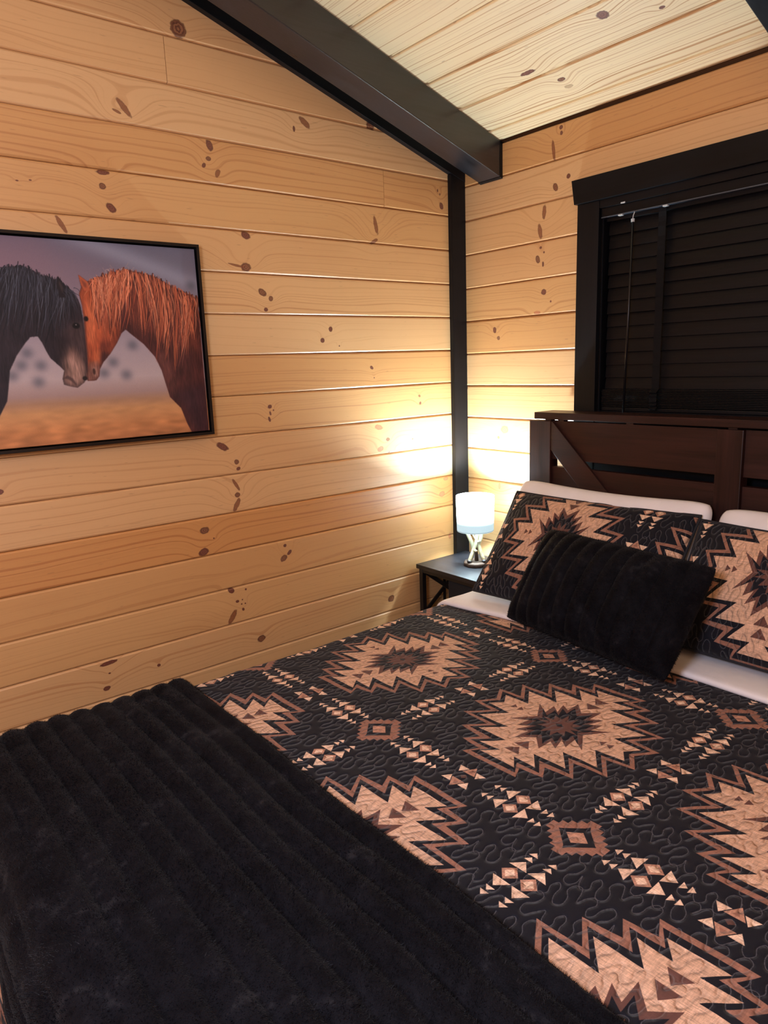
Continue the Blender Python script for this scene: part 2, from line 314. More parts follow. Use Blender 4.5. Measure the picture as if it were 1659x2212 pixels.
# ---------------------------------------------------------------- room
SL = 0.32; ZC = 2.252; PIT = 0.13; ZT = 2.41
YR = -1.8; RX = 3.3; YF = -3.6
ZR = ZC - SL*YR
def ceil_z(y): return ZC - SL*y if y > YR else ZC - SL*YR - SL*(YR - y)
LEFT_M = lambda y0, zc: Matrix(((0, 0, 1, 0), (1, 0, 0, y0), (0, 1, 0, zc), (0, 0, 0, 1)))
BACK_M = lambda x0, zc, w=0: Matrix(((1, 0, 0, x0), (0, 0, -1, 0), (0, 1, 0, zc), (0, 0, 0, 1)))
_cs = math.sqrt(1+SL*SL)
def CEIL_M(x0, yc):
    return Matrix(((1, 0, 0, x0), (0, -1/_cs, -SL/_cs, yc), (0, SL/_cs, -1/_cs, ZC - SL*yc), (0, 0, 0, 1)))
def plank(parent, mw, L, h, mat, ch=.0055, th=.017, dz=0.0, cuts=(), name='plank', endch=.0008, lip=0.0):
    """board: local x length, local y height, local z towards the room (face at z=0+dz)"""
    bm = bmesh.new(); g = .0006; a = h/2 - g
    prof = [(-a, -th), (-a, -ch*1.1), (-a+ch*.35, -ch*.45), (-a+ch, 0), (a-ch, 0), (a-ch*.35, -ch*.45), (a, -ch*1.1), (a, -th)]
    if lip: prof = [(-a, -th), (-a, -.0075), (-a+lip, -.0075), (-a+lip+.0012, -.0008), (-a+lip+.0024, 0), (a-.0028, 0), (a-.0008, -.0012), (a, -.004), (a, -th)]
    A = [bm.verts.new((endch, p[0], p[1]+dz)) for p in prof]; B = [bm.verts.new((L-endch, p[0], p[1]+dz)) for p in prof]
    n = len(prof)
    bm.faces.new(A[::-1]); bm.faces.new(B)
    for i in range(n): bm.faces.new((A[i], A[(i+1) % n], B[(i+1) % n], B[i]))
    for co, no in cuts:
        r = bmesh.ops.bisect_plane(bm, geom=bm.verts[:]+bm.edges[:]+bm.faces[:], plane_co=co, plane_no=no, clear_outer=True, dist=1e-5)
        es = [e for e in bm.edges if e.is_boundary]
        if es: bmesh.ops.holes_fill(bm, edges=es, sides=0)
    if not bm.verts: bm.free(); return None
    o = obj(name, bm, mat, parent); o.matrix_local = mw
    return o

HONEY = [((214, 165, 108), (176, 116, 64)), ((219, 172, 118), (184, 126, 74)), ((210, 158, 100), (172, 110, 58)), ((216, 168, 114), (182, 121, 70)), ((221, 177, 125), (188, 132, 82))]
ORANGE = ((208, 148, 86), (168, 98, 46))
def honey(k, q=1.0):
    a, b = HONEY[k % len(HONEY)]; return lin(*[c*q for c in a]), lin(*[c*q for c in b])

wl = struct(link('wall_left', bpy.data.meshes.new('wall_left'), plain('sheathing', lin(120, 80, 45), .8)))
bm = bmesh.new(); prism(bm, [(YF-.1, -.1), (.1, -.1), (.1, ZC-.02), (YR, ZR-.02), (YF-.1, ZC-.02)], 'x', -.12, -.0185); bm.to_mesh(wl.data); bm.free()
for i in range(-4, 19):
    zt = ZT - PIT*i; zc = zt - PIT/2
    if zt - PIT > ZR: continue
    joints = {0: [-1.208], 2: [-.404], 7: [-2.3], 11: [-2.6], 15: [-2.2]}.get(i, [])
    edges = [YF] + sorted(joints) + [-.001]
    for s, (y0, y1) in enumerate(zip(edges, edges[1:])):
        kn = [(y-y0, z-zc, ru, rv, an, kd) for (y, z, ru, rv, an, kd) in LEFT_KNOTS if abs(z-zc) < PIT/2+.012 and y0-.03 < y < y1+.03]
        cuts = []
        if zt > ZC - .05:
            n1 = Vector((SL, 1, 0)).normalized(); n2 = Vector((-SL, 1, 0)).normalized()
            cuts = [(Vector((0-y0, ZC-.012-zc, 0)), n1), (Vector((YF-y0, ZC-.012-zc, 0)), n2)]
        lt, dk = (lin(*ORANGE[0]), lin(*ORANGE[1])) if i == 11 else honey(i*3+1)
        m = pine_mat(i*1.7+s*.77+20, lt, dk, .34 + .12*((i*7) % 3), 95+20*((i*5) % 3), .06+.10*((i*3) % 4), kn)
        plank(wl, LEFT_M(y0, zc), y1-y0, PIT, m, dz=((i*37) % 5-2)*.0003, cuts=cuts)

WX0, WX1, WZ0, WZ1 = .660, 1.730, 1.262, 1.935      # window opening
wb = struct(link('wall_back', bpy.data.meshes.new('wall_back'), wl.data.materials[0]))
bm = bmesh.new()
for a in ((-.1, WX0, -.1, ZC-.01), (WX1, RX+.1, -.1, ZC-.01), (WX0, WX1, -.1, WZ0), (WX0, WX1, WZ1, ZC-.01)): box(bm, a[0], a[1], .0185, .12, a[2], a[3])
bm.to_mesh(wb.data); bm.free()
for i in range(0, 19):
    zt = min(ZT - PIT*i - .018, ZC-.004); zb = ZT - PIT*(i+1) - .018
    if zt - zb < .01: continue
    zc = (zt+zb)/2; h = zt-zb
    if zt <= WZ0+.001 or zb >= WZ1-.001: spans = [(.001, RX, zb, zt)]
    else: spans = [(.001, WX0, zb, zt), (WX1, RX, zb, zt)]
    if zb < WZ1 < zt: spans.append((WX0, WX1, WZ1, zt))
    if zb < WZ0 < zt: spans.append((WX0, WX1, zb, WZ0))
    for s, (x0, x1, b0, b1) in enumerate(spans):
        if b1-b0 < .014: continue
        cz = (b0+b1)/2
        kn = [(x-x0, z-cz, ru, rv, an, kd) for (x, z, ru, rv, an, kd) in BACK_KNOTS if b0-.012 < z < b1+.012 and x0-.03 < x < x1+.03]
        lt, dk = honey(i*2+s)
        m = pine_mat(i*2.3+s+70, lt, dk, .36+.1*((i*7) % 3), 110+15*((i*5) % 3), .05+.08*((i*3) % 3), kn)
        plank(wb, BACK_M(x0, cz), x1-x0, b1-b0, m, dz=((i*23) % 5-2)*.0004)

ce = struct(link('ceiling', bpy.data.meshes.new('ceiling'), wl.data.materials[0]))
bm = bmesh.new()
prism(bm, [(.12, ZC+.018-SL*.12), (YR, ZR+.018), (YF-.12, ZC+.018-SL*.12), (YF-.12, ZC+.12), (YR, ZR+.12), (.12, ZC+.12)], 'x', -.12, RX+.12)
bm.to_mesh(ce.data); bm.free()
cyl = [.0, -.064, -.216, -.370, -.526]
while cyl[-1] > YR + .2: cyl.append(cyl[-1]-.156)
cyl.append(YR)
for i, (ya, yb) in enumerate(zip(cyl, cyl[1:])):
    yc = (ya+yb)/2; h = (ya-yb)*_cs
    kn = [(x-.0, -(y-yc)*_cs, ru, rv, an, kd) for (x, y, ru, rv, an, kd) in CEIL_KNOTS if yb-.01 < y < ya+.01]
    m = pine_mat(i*3.1+130, lin(246, 224, 180), lin(190, 138, 84), .80, 150, .22, kn, .12)
    plank(ce, CEIL_M(0, yc), RX, h, m, ch=.005, th=.016, dz=-.001, lip=.0125)
m = pine_mat(190, lin(240, 214, 166), lin(196, 146, 92), .6, 105, .3, (), .12)
o = obj('far_slope', prism(bmesh.new(), [(YR, ZR), (YF, ZC), (YF, ZC+.017), (YR, ZR+.017)], 'x', 0, RX), m, ce)

wr = struct(obj('wall_right', boxm(RX, RX+.12, YF-.1, .1, -.1, ZR), pine_mat(200, *honey(1), .45, 110, .1)))
wf = struct(obj('wall_front', boxm(-.1, RX+.1, YF-.12, YF, -.1, ZC), pine_mat(201, *honey(2), .45, 110, .1)))
fl = struct(obj('floor', boxm(-.1, RX+.1, YF-.1, .1, -.12, 0), dark_wood('floor_vinyl', lin(92, 70, 52), lin(140, 112, 86), .5, 1)))

# trims: corner board, rake board, rafters
struct(obj('trim_1', boxm(.0, .021, -.078, -.0005, 0, 2.172, .002), BLACKWOOD[2]))
bm = prism(bmesh.new(), [(-.0005, 2.149), (-.0005, ZC-.003), (YR, ZR-.003), (YR, ZR-.106)], 'x', .0, .022, .0015)
struct(obj('trim_2', bm, BLACKWOOD[1]))
def rafter(name, x0, x1):
    d = .127
    bm = prism(bmesh.new(), [(-.012, ZC+SL*.012-d), (-.012, ZC+SL*.012-.002), (YR, ZR-.002), (YR, ZR-d)], 'x', x0, x1, .003)
    o = struct(obj(name, bm, BEAM))
    bm = prism(bmesh.new(), [(0, ZC-d-.002), (0, ZC-.002), (-.014, ZC-.002+SL*.014), (-.014, ZC-d-.002+SL*.014)], 'x', x0-.001, x1+.002, .001)
    obj('end_plate', bm, BLACKWOOD[2], o)
rafter('trim_3', .105, .216)
rafter('trim_4', 1.272, 1.383)

# window
w1 = struct(empty('window_1', (1.195, 0, 1.6)))
w1o = Vector((1.195, 0, 1.6))
def wpart(name, bm, mat, par=w1, off=w1o, **k):
    o = obj(name, bm, mat, par, **k)
    o.data.transform(Matrix.Translation(-off)); return o
wpart('header', prism(bmesh.new(), [(.568, 1.962), (.556, 2.041), (1.834, 2.041), (1.822, 1.962)], 'y', -.033, 0, .0015), BLACKWOOD[0])
wpart('casing', boxm(.575, .661, -.022, 0, 1.0, 1.962, .0015), BLACKWOOD[2])
wpart('casing', boxm(1.729, 1.815, -.022, 0, 1.0, 1.962, .0015), BLACKWOOD[2])
wpart('head_casing', boxm(.661, 1.729, -.020, 0, 1.936, 1.962, .001), BLACKWOOD[0])
wpart('apron', boxm(.662, 1.728, -.02, 0, 1.0, 1.2555, .0015), BLACKWOOD[0])
for a in ((.661, .667, .0, .118, WZ0, WZ1), (1.723, 1.729, .0, .118, WZ0, WZ1), (.667, 1.723, .0, .118, WZ1-.006, WZ1), (.667, 1.723, .0, .118, WZ0, WZ0+.004)):
    wpart('jamb', boxm(*a), BLACKWOOD[2])
bm = bmesh.new()
for a in ((.667, .712, 1.267, 1.929), (1.678, 1.723, 1.267, 1.929), (.712, 1.678, 1.267, 1.312), (.712, 1.678, 1.884, 1.929), (.712, 1.678, 1.585, 1.615)): box(bm, a[0], a[1], .075, .1, a[2], a[3], .002)
wpart('sash', bm, plain('dark_sash', lin(30, 30, 32), .5))
gm, t, b = new_mat('window_glass'); setb(t, b, color=(.9, .95, 1, 1), rough=.02, trans=1.0, ior=1.45)
wpart('pane', boxm(.71, 1.68, .085, .09, 1.31, 1.886), gm)

# blind
bl = empty('window_blind', (1.195, .02, 1.93), 'closed black horizontal slat blind hanging in the black window frame', 'blind')
bo = Vector((1.195, .02, 1.93))
P_ = lambda n, bm, m, **k: wpart(n, bm, m, bl, bo, **k)
bm = boxm(.664, 1.726, -.012, .004, 1.908, 1.9355, .001)
P_('valance', bm, BLACKWOOD[0])
P_('valance_edge', boxm(.664, 1.726, -.0135, .002, 1.9045, 1.9078, .0006), plain('steel_edge', lin(95, 110, 130), .3, .7))
P_('headrail', boxm(.672, 1.718, .006, .045, 1.893, 1.928, .002), BLINDM)
def slat_mesh(tilt, x0=.676, x1=1.714):
    bm = bmesh.new(); n = 6; wdt = .050; th = .0028; top = []; bot = []
    for k in range(n+1):
        s = k/n-.5; y = s*wdt; z = .0022*(1-4*s*s)
        ca, sa = math.cos(tilt), math.sin(tilt)
        top.append((y*ca-(z+th/2)*sa, y*sa+(z+th/2)*ca)); bot.append((y*ca-(z-th/2)*sa, y*sa+(z-th/2)*ca))
    prism(bm, top+bot[::-1], 'x', x0-1.195, x1-1.195)
    me = bpy.data.meshes.new('slat'); bmesh.ops.recalc_face_normals(bm, faces=bm.faces[:]); bm.to_mesh(me); bm.free(); me.materials.append(BLINDM); return me
sm = slat_mesh(math.radians(80)); fm = slat_mesh(0.0)
for k in range(13):
    o = bpy.data.objects.new('slat', sm); COL.objects.link(o); o.parent = bl
    o.location = (0, .024-bo.y+.001*((k*5) % 3-1), 1.855+.020-.0427*k-bo.z); o.rotation_euler = (rnd.uniform(-.03, .03), rnd.uniform(-.0015, .0015), 0)
for k in range(12):
    o = bpy.data.objects.new('slat', fm); COL.objects.link(o); o.parent = bl
    o.location = (rnd.uniform(-.002, .002), .024-bo.y+rnd.uniform(-.002, .002), 1.2835+.0050*k-bo.z); o.rotation_euler = (0, rnd.uniform(-.001, .001), 0)
P_('bottom_rail', boxm(.676, 1.714, -.002, .05, 1.2665, 1.2795, .003), BLINDM)
for x in (.880, 1.52):
    bm = bmesh.new(); pts = []
    for k in range(40):
        z = lerp(1.905, 1.345, k/39); pts.append((.0005 - .001*math.sin(k*1.9), z))
    for k in range(12): pts.append((-.006 - .009*abs(math.sin(k*1.4)), lerp(1.338, 1.272, k/11)))
    prev = None
    for (y, z) in pts:
        r = [bm.verts.new((x-.013, y-.003, z)), bm.verts.new((x+.013, y-.003, z)), bm.verts.new((x+.013, y-.0018, z)), bm.verts.new((x-.013, y-.0018, z))]
        if prev:
            for a in range(4): bm.faces.new((prev[a], prev[(a+1) % 4], r[(a+1) % 4], r[a]))
        prev = r
    P_('ladder_tape', bm, BLINDTAPE)
bm = tube(bmesh.new(), [(.783, -.013, 1.882), (.779, -.013, 1.6), (.772, -.014, 1.262)], .0042, 8)
wand = P_('wand', bm, plain('smoky_wand', lin(16, 16, 20), .3, 0, .4), smooth=True)
clr, t, b = new_mat('clear_plastic'); setb(t, b, color=lin(190, 200, 205), rough=.15, spec=.6)
bm = tube(bmesh.new(), [(.7875, -.011, 1.906), (.7885, -.014, 1.901), (.786, -.016, 1.893), (.7845, -.015, 1.886), (.7838, -.013, 1.880)], .0016, 6)
lathe(bm, [(0, 1.874), (.0058, 1.874), (.0058, 1.884), (0, 1.885)], .7834, -.013, 10)
o = obj('wand_hook', bm, clr, wand); o.data.transform(Matrix.Translation(-bo))
for x in (.738, .895):
    P_('bracket_clip', boxm(x-.008, x+.008, -.0165, -.006, 1.9005, 1.9055, .001), clr)
P_('bracket_clip', boxm(.742, .758, -.0215, -.0195, 1.9355, 1.9405, .0008), clr)

# ---------------------------------------------------------------- printed patterns computed in code
def gblur(a, sx, sy=None, wrap=True):
    sy = sx if sy is None else sy
    H, W = a.shape; pad = 0
    if not wrap:
        pad = int(3*max(sx, sy))+1; a = np.pad(a, pad, mode='edge')
    fy = np.fft.fftfreq(a.shape[0])[:, None]; fx = np.fft.rfftfreq(a.shape[1])[None, :]
    out = np.fft.irfft2(np.fft.rfft2(a)*np.exp(-2*(math.pi**2)*((fx*sx)**2+(fy*sy)**2)), s=a.shape)
    return out[pad:pad+H, pad:pad+W] if pad else out
def fill_poly(mask, pts):
    """even-odd fill of pixel-space polygon into float mask (pixel centres)"""
    H, W = mask.shape; P = np.array(pts, float)
    x0, x1 = max(0, int(P[:, 0].min())-1), min(W, int(P[:, 0].max())+2); y0, y1 = max(0, int(P[:, 1].min())-1), min(H, int(P[:, 1].max())+2)
    if x1 <= x0 or y1 <= y0: return
    X, Y = np.meshgrid(np.arange(x0, x1)+.5, np.arange(y0, y1)+.5); ins = np.zeros(X.shape, bool); n = len(P)
    for i in range(n):
        ax, ay = P[i]; bx, by = P[(i+1) % n]
        if ay == by: continue
        c = (ay > Y) != (by > Y)
        ins ^= c & (X < (bx-ax)*(Y-ay)/(by-ay)+ax)
    mask[y0:y1, x0:x1][ins] = 1
def make_image(name, rgb, data=False):
    H, W = rgb.shape[:2]
    im = bpy.data.images.new(name, W, H, alpha=False, float_buffer=False, is_data=data)
    px = np.ones((H, W, 4), np.float32); px[..., :3] = np.clip(rgb, 0, 1)
    im.pixels.foreach_set(px.ravel()); im.update(); im.pack(); return im

TX, TY = .512, .597
def quilt_images():
    W, H, ss = 896, 1044, 2
    sx, sy = W*ss/TX, H*ss/TY
    layers = []
    def sym(q):
        q = list(q); a = q + [(x, -y) for x, y in q[::-1] if abs(y) > 1e-9]
        return a + [(-x, y) for x, y in a[::-1]]
    outer = [(.070, .232), (.053, .200), (.105, .194), (.085, .162), (.146, .155), (.113, .108), (.188, .105), (.150, .052), (.209, .045), (.180, .0)]
    tan = [(.045, .206), (.018, .174), (.073, .177), (.037, .135), (.114, .135), (.072, .086), (.154, .088), (.113, .034), (.177, .030), (.156, .0)]
    mid = [(a[0]*.52+b[0]*.48, a[1]*.52+b[1]*.48) for a, b in zip(outer, tan)]
    inner = [(.0, .080), (.031, .112), (.029, .070), (.053, .086), (.041, .048), (.064, .066), (.060, .028), (.096, .055), (.060, .0)]
    inner = inner[1:]
    def symi(q, nt):
        q = list(q); right = q + [(x, -y) for x, y in q[::-1] if abs(y) > 1e-9]
        left = [(-x, y) for x, y in right[::-1]]
        return right + [(0, -nt)] + left + [(0, nt)]
    inn = symi(inner, .080)
    inb = symi([(.0235, .090), (.0215, .056), (.042, .069), (.031, .038), (.050, .051), (.048, .019), (.076, .041), (.046, .0)], .062)
    star = symi([(.013, .052), (.014, .027), (.036, .032), (.024, .012), (.054, .011), (.028, .0)], .032)
    BR, BK, TN, DB, CR, MB = 1, 0, 2, 3, 4, 5
    def tri(cx, cy, dx, dy, w):   # apex offset (dx,dy) from base centre, base half width w
        L = math.hypot(dx, dy); nx, ny = -dy/L, dx/L
        return [(cx+nx*w, cy+ny*w), (cx-nx*w, cy-ny*w), (cx+dx, cy+dy)]
    def add(c, poly, at): layers.append((c, [(p[0]+at[0], p[1]+at[1]) for p in poly]))
    m = (0, 0)
    for c, p in ((BR, sym(outer)), (BK, sym(mid)), (TN, sym(tan)), (DB, inn), (BK, inb), (DB, star)): add(c, p, m)
    add(BK, [(-.010, 0), (0, .008), (.010, 0), (0, -.008)], m)
    for sg in (1, -1):
        for yy in (.118, .149): add(DB, tri(0, sg*(yy+.012), 0, -sg*.026, .019), m)
        for xx in (.106, .124): add(DB, tri(sg*(xx+.006), 0, -sg*.013, 0, .010), m)
    # stepped small diamonds
    def stepped(R, n):
        q = []; s = R/n
        for k in range(n): q += [(k*s, R-k*s), ((k+1)*s, R-k*s)]
        q2 = q + [(x, -y) for x, y in q[::-1]]
        return q2 + [(-x, y) for x, y in q2[::-1]]
    s0 = (TX/2, TY/2)
    add(BR, stepped(.056, 5), s0); add(BK, [(.037, 0), (.012, .018), (0, .040), (-.012, .018), (-.037, 0), (-.012, -.018), (0, -.040), (.012, -.018)], s0)
    add(BK, [(.036, 0), (0, .036), (-.036, 0), (0, -.036)], s0)
    add(MB, [(.0215, 0), (0, .018), (-.0215, 0), (0, -.018)], s0)
    # four-triangle crosses
    for c0 in ((TX/2, 0), (0, TY/2)):
        for sg in (-1, 1):
            add(CR, tri(sg*.021, .024, 0, -.019, .012), c0); add(CR, tri(sg*.021, -.031, 0, .019, .012), c0)
        add(MB, tri(0, .010, 0, .026, .016), c0); add(MB, tri(0, -.017, 0, -.026, .016), c0)
        add(BR, tri(0, .015, 0, .010, .006), c0); add(BR, tri(0, -.022, 0, -.010, .006), c0)
        add(DB, [(.008, -.003), (0, .004), (-.008, -.003), (0, -.010)], c0)
    # triangle and diamond trains
    def train(at, vert):
        f = (lambda p: (p[1], p[0])) if vert else (lambda p: p)
        def A(c, poly): add(c, [f(p) for p in poly], at)
        for sg in (1, -1):
            yy = .0185*sg
            A(MB, [(.018, yy), (0, yy+.0165), (-.018, yy), (0, yy-.0165)]); A(CR, [(.011, yy), (0, yy+.010), (-.011, yy), (0, yy-.010)])
            for d in (1, -1):
                A(CR, tri(.019*d, yy, .021*d, 0, .0175)); A(CR, tri(.0445*d, yy, .0105*d, 0, .009)); A(CR, tri(.058*d, yy, .0105*d, 0, .009))
    for at in ((TX*.25, TY/2), (TX*.75, TY/2)): train(at, False)
    for at in ((TX/2, TY*.25), (TX/2, TY*.75)): train(at, True)
    for at in ((TX*.25+.0, 0.0),): pass
    cols = np.array([[15, 16, 26], [150, 104, 86], [210, 168, 140], [100, 66, 58], [232, 194, 166], [184, 134, 110]], float)/255
    idx = np.zeros((H*ss, W*ss), np.uint8)
    for c, poly in layers:
        for ox in (-1, 0, 1):
            for oy in (-1, 0, 1):
                q = [((p[0]/TX+.0+ox)*W*ss, (p[1]/TY+oy)*H*ss) for p in poly]
                xs = [a for a, b in q]; ys = [b for a, b in q]
                if max(xs) < 0 or min(xs) > W*ss or max(ys) < 0 or min(ys) > H*ss: continue
                mk = np.zeros(idx.shape, np.uint8); fill_poly(mk, q); idx[mk > 0] = c
    rgb = cols[idx]
    rgb = rgb.reshape(H, ss, W, ss, 3).mean((1, 3))
    # woven slub on the light cloth
    n1 = gblur(nrs.randn(H, W), 7, .7); n1 /= n1.std(); n2 = gblur(nrs.randn(H, W), .7, 5); n2 /= n2.std(); n3 = nrs.randn(H, W)
    lum = rgb.mean(2)
    wv = (n1*.05+n2*.035+n3*.03)*np.clip((lum-.2)*3, 0.15, 1)
    rgb = rgb*(1+wv[..., None])
    # quilting stitches: meandering rows
    st = np.zeros((H, W)); nc, rows = 8, 12; cw, rh = TX/nc, TY/rows
    unit = [(0, .50), (.10, .82), (.24, .98), (.36, .78), (.29, .50), (.38, .28), (.50, .42), (.53, .74), (.66, 1.0), (.82, .88), (.80, .58), (.66, .34), (.70, .06), (.86, .0), (.96, .22)]
    for j in range(rows):
        ctl = []
        for k in range(nc+3):
            fl = (k+j) % 2
            for (u, v) in unit:
                ctl.append(((k-1+u+.06*math.sin(k*3.1+j))*cw, (j+.5+((v if fl else 1-v)-.5)*1.12+.05*math.sin(k*1.7+j*2.3))*rh))
        P = np.array(ctl); s = np.linspace(0, 1, 60, endpoint=False)[:, None]
        for q in range(1, len(P)-2):
            a, b2, c, d = P[q-1], P[q], P[q+1], P[q+2]
            X = .5*((2*b2)+(c-a)*s+(2*a-5*b2+4*c-d)*s*s+(3*b2-a-3*c+d)*s**3)
            if X[:, 0].max() < 0 or X[:, 0].min() > TX: continue
            sh = (j % 2)*.5*cw*2*.37
            ix = np.floor((X[:, 0]+sh)/TX*W).astype(int) % W; iy = np.floor(X[:, 1]/TY*H).astype(int) % H
            dash = (np.floor(s[:, 0]*12+q) % 4) > 0
            st[iy, ix] = np.maximum(st[iy, ix], .5); st[iy[dash], ix[dash]] = 1.0
    line = np.clip(gblur(st, .7)*2.6, 0, 1)*np.clip(1.15-lum*1.35, .12, 1)
    thr = np.array([128, 124, 124])/255
    rgb = rgb*(1-line[..., None]*.58) + thr*line[..., None]*.58
    groove = gblur(st, 3.2)*9 + gblur(st, 8)*10
    h = np.clip(1-groove*.55, 0, 1)
    h = h + n3*.0
    return make_image('quilt_print', rgb), make_image('quilt_relief', np.repeat(h[..., None], 3, 2), True)
Q_COL, Q_HGT = quilt_images()
def quilt_mat():
    m, t, b = new_mat('quilted_cotton')
    uv = t.node('ShaderNodeUVMap').outputs[0]
    a = t.node('ShaderNodeTexImage', interpolation='Linear'); a.image = Q_COL; t.put(a.inputs[0], uv)
    h = t.node('ShaderNodeTexImage', interpolation='Cubic'); h.image = Q_HGT; t.put(h.inputs[0], uv)
    tc = t.node('ShaderNodeTexCoord').outputs['Object']
    wv = t.noise(tc, 900, 2)
    hh = t.math('ADD', h.outputs[0], t.math('MULTIPLY', wv, .06))
    setb(t, b, color=a.outputs[0], rough=.82, spec=.25, sheen=.06, normal=t.bump(hh, .9, .0045))
    return m
QUILT = quilt_mat()

PW, PH = .86, .565
def horse_image():
    K = 1250.0; W, H = int(PW*K), int(PH*K)
    toP = lambda p: ((p[0]+PW)*K, p[1]*K)
    yy = (np.arange(H)+.5)/H; xx = (np.arange(W)+.5)/W
    def grad(stops):
        p = [s[0] for s in stops]; return np.stack([np.interp(yy, p, [s[1][k] for s in stops]) for k in range(3)], -1)
    g = grad([(0, (150, 98, 62)), (.08, (168, 112, 70)), (.17, (172, 126, 84)), (.215, (146, 112, 88)), (.25, (142, 118, 112)), (.33, (158, 142, 142)), (.5, (140, 128, 134)), (.62, (120, 112, 122)), (.78, (112, 98, 108)), (1, (92, 84, 98))])
    im = np.repeat(g[:, None, :], W, 1)
    # distant ridge, pale slope and dusk tint
    X, Y = np.meshgrid(xx, yy)
    rid = 1/(1+np.exp(-((Y-(.92-.42*(X-.55)))*22)))*(X > .5)
    rid = gblur(rid.astype(float), 22, wrap=False)
    im = im*(1-.45*rid[..., None]) + np.array([84, 92, 108])*.45*rid[..., None]
    band = np.exp(-((Y-(1.02-.5*(X-.55)))/.035)**2)*(X > .45); band = gblur(band, 14, wrap=False)
    im = im*(1-.5*band[..., None]) + np.array([150, 156, 172])*.5*band[..., None]
    pk = np.exp(-((X-.35)/.25)**2-((Y-.85)/.16)**2); im = im*(1-.35*pk[..., None]) + np.array([128, 92, 100])*.35*pk[..., None]
    grass = gblur(nrs.randn(H, W), 16, 5, wrap=False); grass /= grass.std()
    im *= 1 + (grass*.07*np.clip(1-Y/.26, 0, 1)*1.0)[..., None]
    bl = np.zeros((H, W))
    for (bx, by) in H_bush:
        px, py = toP((bx, by)); bl += np.exp(-(((np.arange(W)[None, :]-px)/20)**2+((np.arange(H)[:, None]-py)/18)**2)**1.5)
    bl = np.clip(gblur(bl, 7, wrap=False), 0, 1)*.7
    im = im*(1-bl[..., None]) + np.array([72, 74, 84])*bl[..., None]
    def poly(pts, col, blur=1.0, op=1.0, clip=None):
        nonlocal im
        mk = np.zeros((H, W)); fill_poly(mk, [toP(p) for p in pts]); mk = np.clip(gblur(mk, blur, wrap=False), 0, 1)*op
        if clip is not None: mk = mk*clip
        im = im*(1-mk[..., None]) + np.array(col)*mk[..., None]; return mk
    def strands(crest, tips, n, cols, wid, op, curl, jit, rng, clip=None, t0=0, t1=1):
        nonlocal im
        C = np.array(crest); T = np.array(tips); u = np.linspace(0, 1, len(C))
        for k in range(n):
            t = rng.uniform(t0, t1)
            a = np.array([np.interp(t, u, C[:, 0]), np.interp(t, u, C[:, 1])]) + rng.normal(0, .004, 2)
            t2 = min(1, max(0, t+rng.normal(0, .05)))
            bb = np.array([np.interp(t2, u, T[:, 0]), np.interp(t2, u, T[:, 1])]); L = rng.uniform(.35, 1.0)
            e = a+(bb-a)*L + rng.normal(0, jit, 2)
            c = (a+e)/2 + np.array([curl*rng.uniform(.2, 1.2), .02*rng.uniform(0, 1)])
            s = np.linspace(0, 1, 220)[:, None]; P = (1-s)**2*a+2*s*(1-s)*c+s*s*e
            P[:, 0] += .0022*np.sin(s[:, 0]*rng.uniform(4, 12)+rng.uniform(0, 6))
            col = np.array(cols[rng.randint(len(cols))])*rng.uniform(.8, 1.18)
            w = wid*rng.uniform(.5, 1.3)
            px = (P[:, 0]+PW)*K; py = P[:, 1]*K; taper = np.interp(s[:, 0], [0, .1, .75, 1], [.7, 1, .9, .2])
            r = int(math.ceil(w))+1; acc = {}
            x0, x1 = int(px.min())-r-1, int(px.max())+r+2; y0, y1 = int(py.min())-r-1, int(py.max())+r+2
            x0, y0 = max(x0, 0), max(y0, 0); x1, y1 = min(x1, W), min(y1, H)
            if x1-x0 < 2 or y1-y0 < 2: continue
            mk = np.zeros((y1-y0, x1-x0))
            for dx in range(-r, r+1):
                for dy in range(-r, r+1):
                    qx = np.floor(px).astype(int)+dx; qy = np.floor(py).astype(int)+dy
                    d = np.hypot(qx+.5-px, qy+.5-py); al = np.clip(w*taper-d+.5, 0, 1)
                    ok = (qx >= x0) & (qx < x1) & (qy >= y0) & (qy < y1)
                    np.maximum.at(mk, (qy[ok]-y0, qx[ok]-x0), al[ok])
            mk *= op
            if clip is not None: mk = mk*clip[y0:y1, x0:x1]
            im[y0:y1, x0:x1] = im[y0:y1, x0:x1]*(1-mk[..., None]) + col*mk[..., None]
    rg = np.random.RandomState(5)
    im *= 1.10
    mott = gblur(rg.randn(H, W), 9, 16, wrap=False); mott /= mott.std(); hair = gblur(rg.randn(H, W), .8, 7, wrap=False); hair /= hair.std()
    # dark horse (runs on to the left of the canvas)
    body = [(-.86, .400), (-.75, .440), (-.64, .455)] + H_black + [(-.625, .05), (-.64, 0), (-.86, 0)]
    mk = poly(body, (40, 33, 38), 1.2)
    poly(H_face, (66, 50, 50), 9, .85, mk); poly(H_muz, (132, 98, 86), 10, .85, mk)
    poly([(x*.72-.385*.28, y*.72+.185*.28) for x, y in H_muz], (168, 132, 118), 9, .55, mk)
    poly([(-.372, .34), (-.362, .34), (-.366, .24), (-.376, .25)], (92, 72, 72), 5, .6, mk)
    poly([(-.46, .30), (-.40, .31), (-.41, .25), (-.44, .23), (-.47, .26)], (34, 27, 31), 8, .7, mk)
    im *= 1+((mott*.07+hair*.07)*mk)[..., None]
    LK = [(34, 33, 40), (50, 50, 60), (66, 68, 80), (84, 88, 100), (28, 26, 31)]
    strands([(-.75, .44)]+H_bcrest, [(-.80, .25)]+H_btips, 150, [(26, 24, 29), (36, 33, 39)], 3.0, .8, .010, .008, rg)
    strands([(-.75, .44)]+H_bcrest, [(-.80, .25)]+H_btips, 240, LK, 1.1, .7, .010, .008, rg)
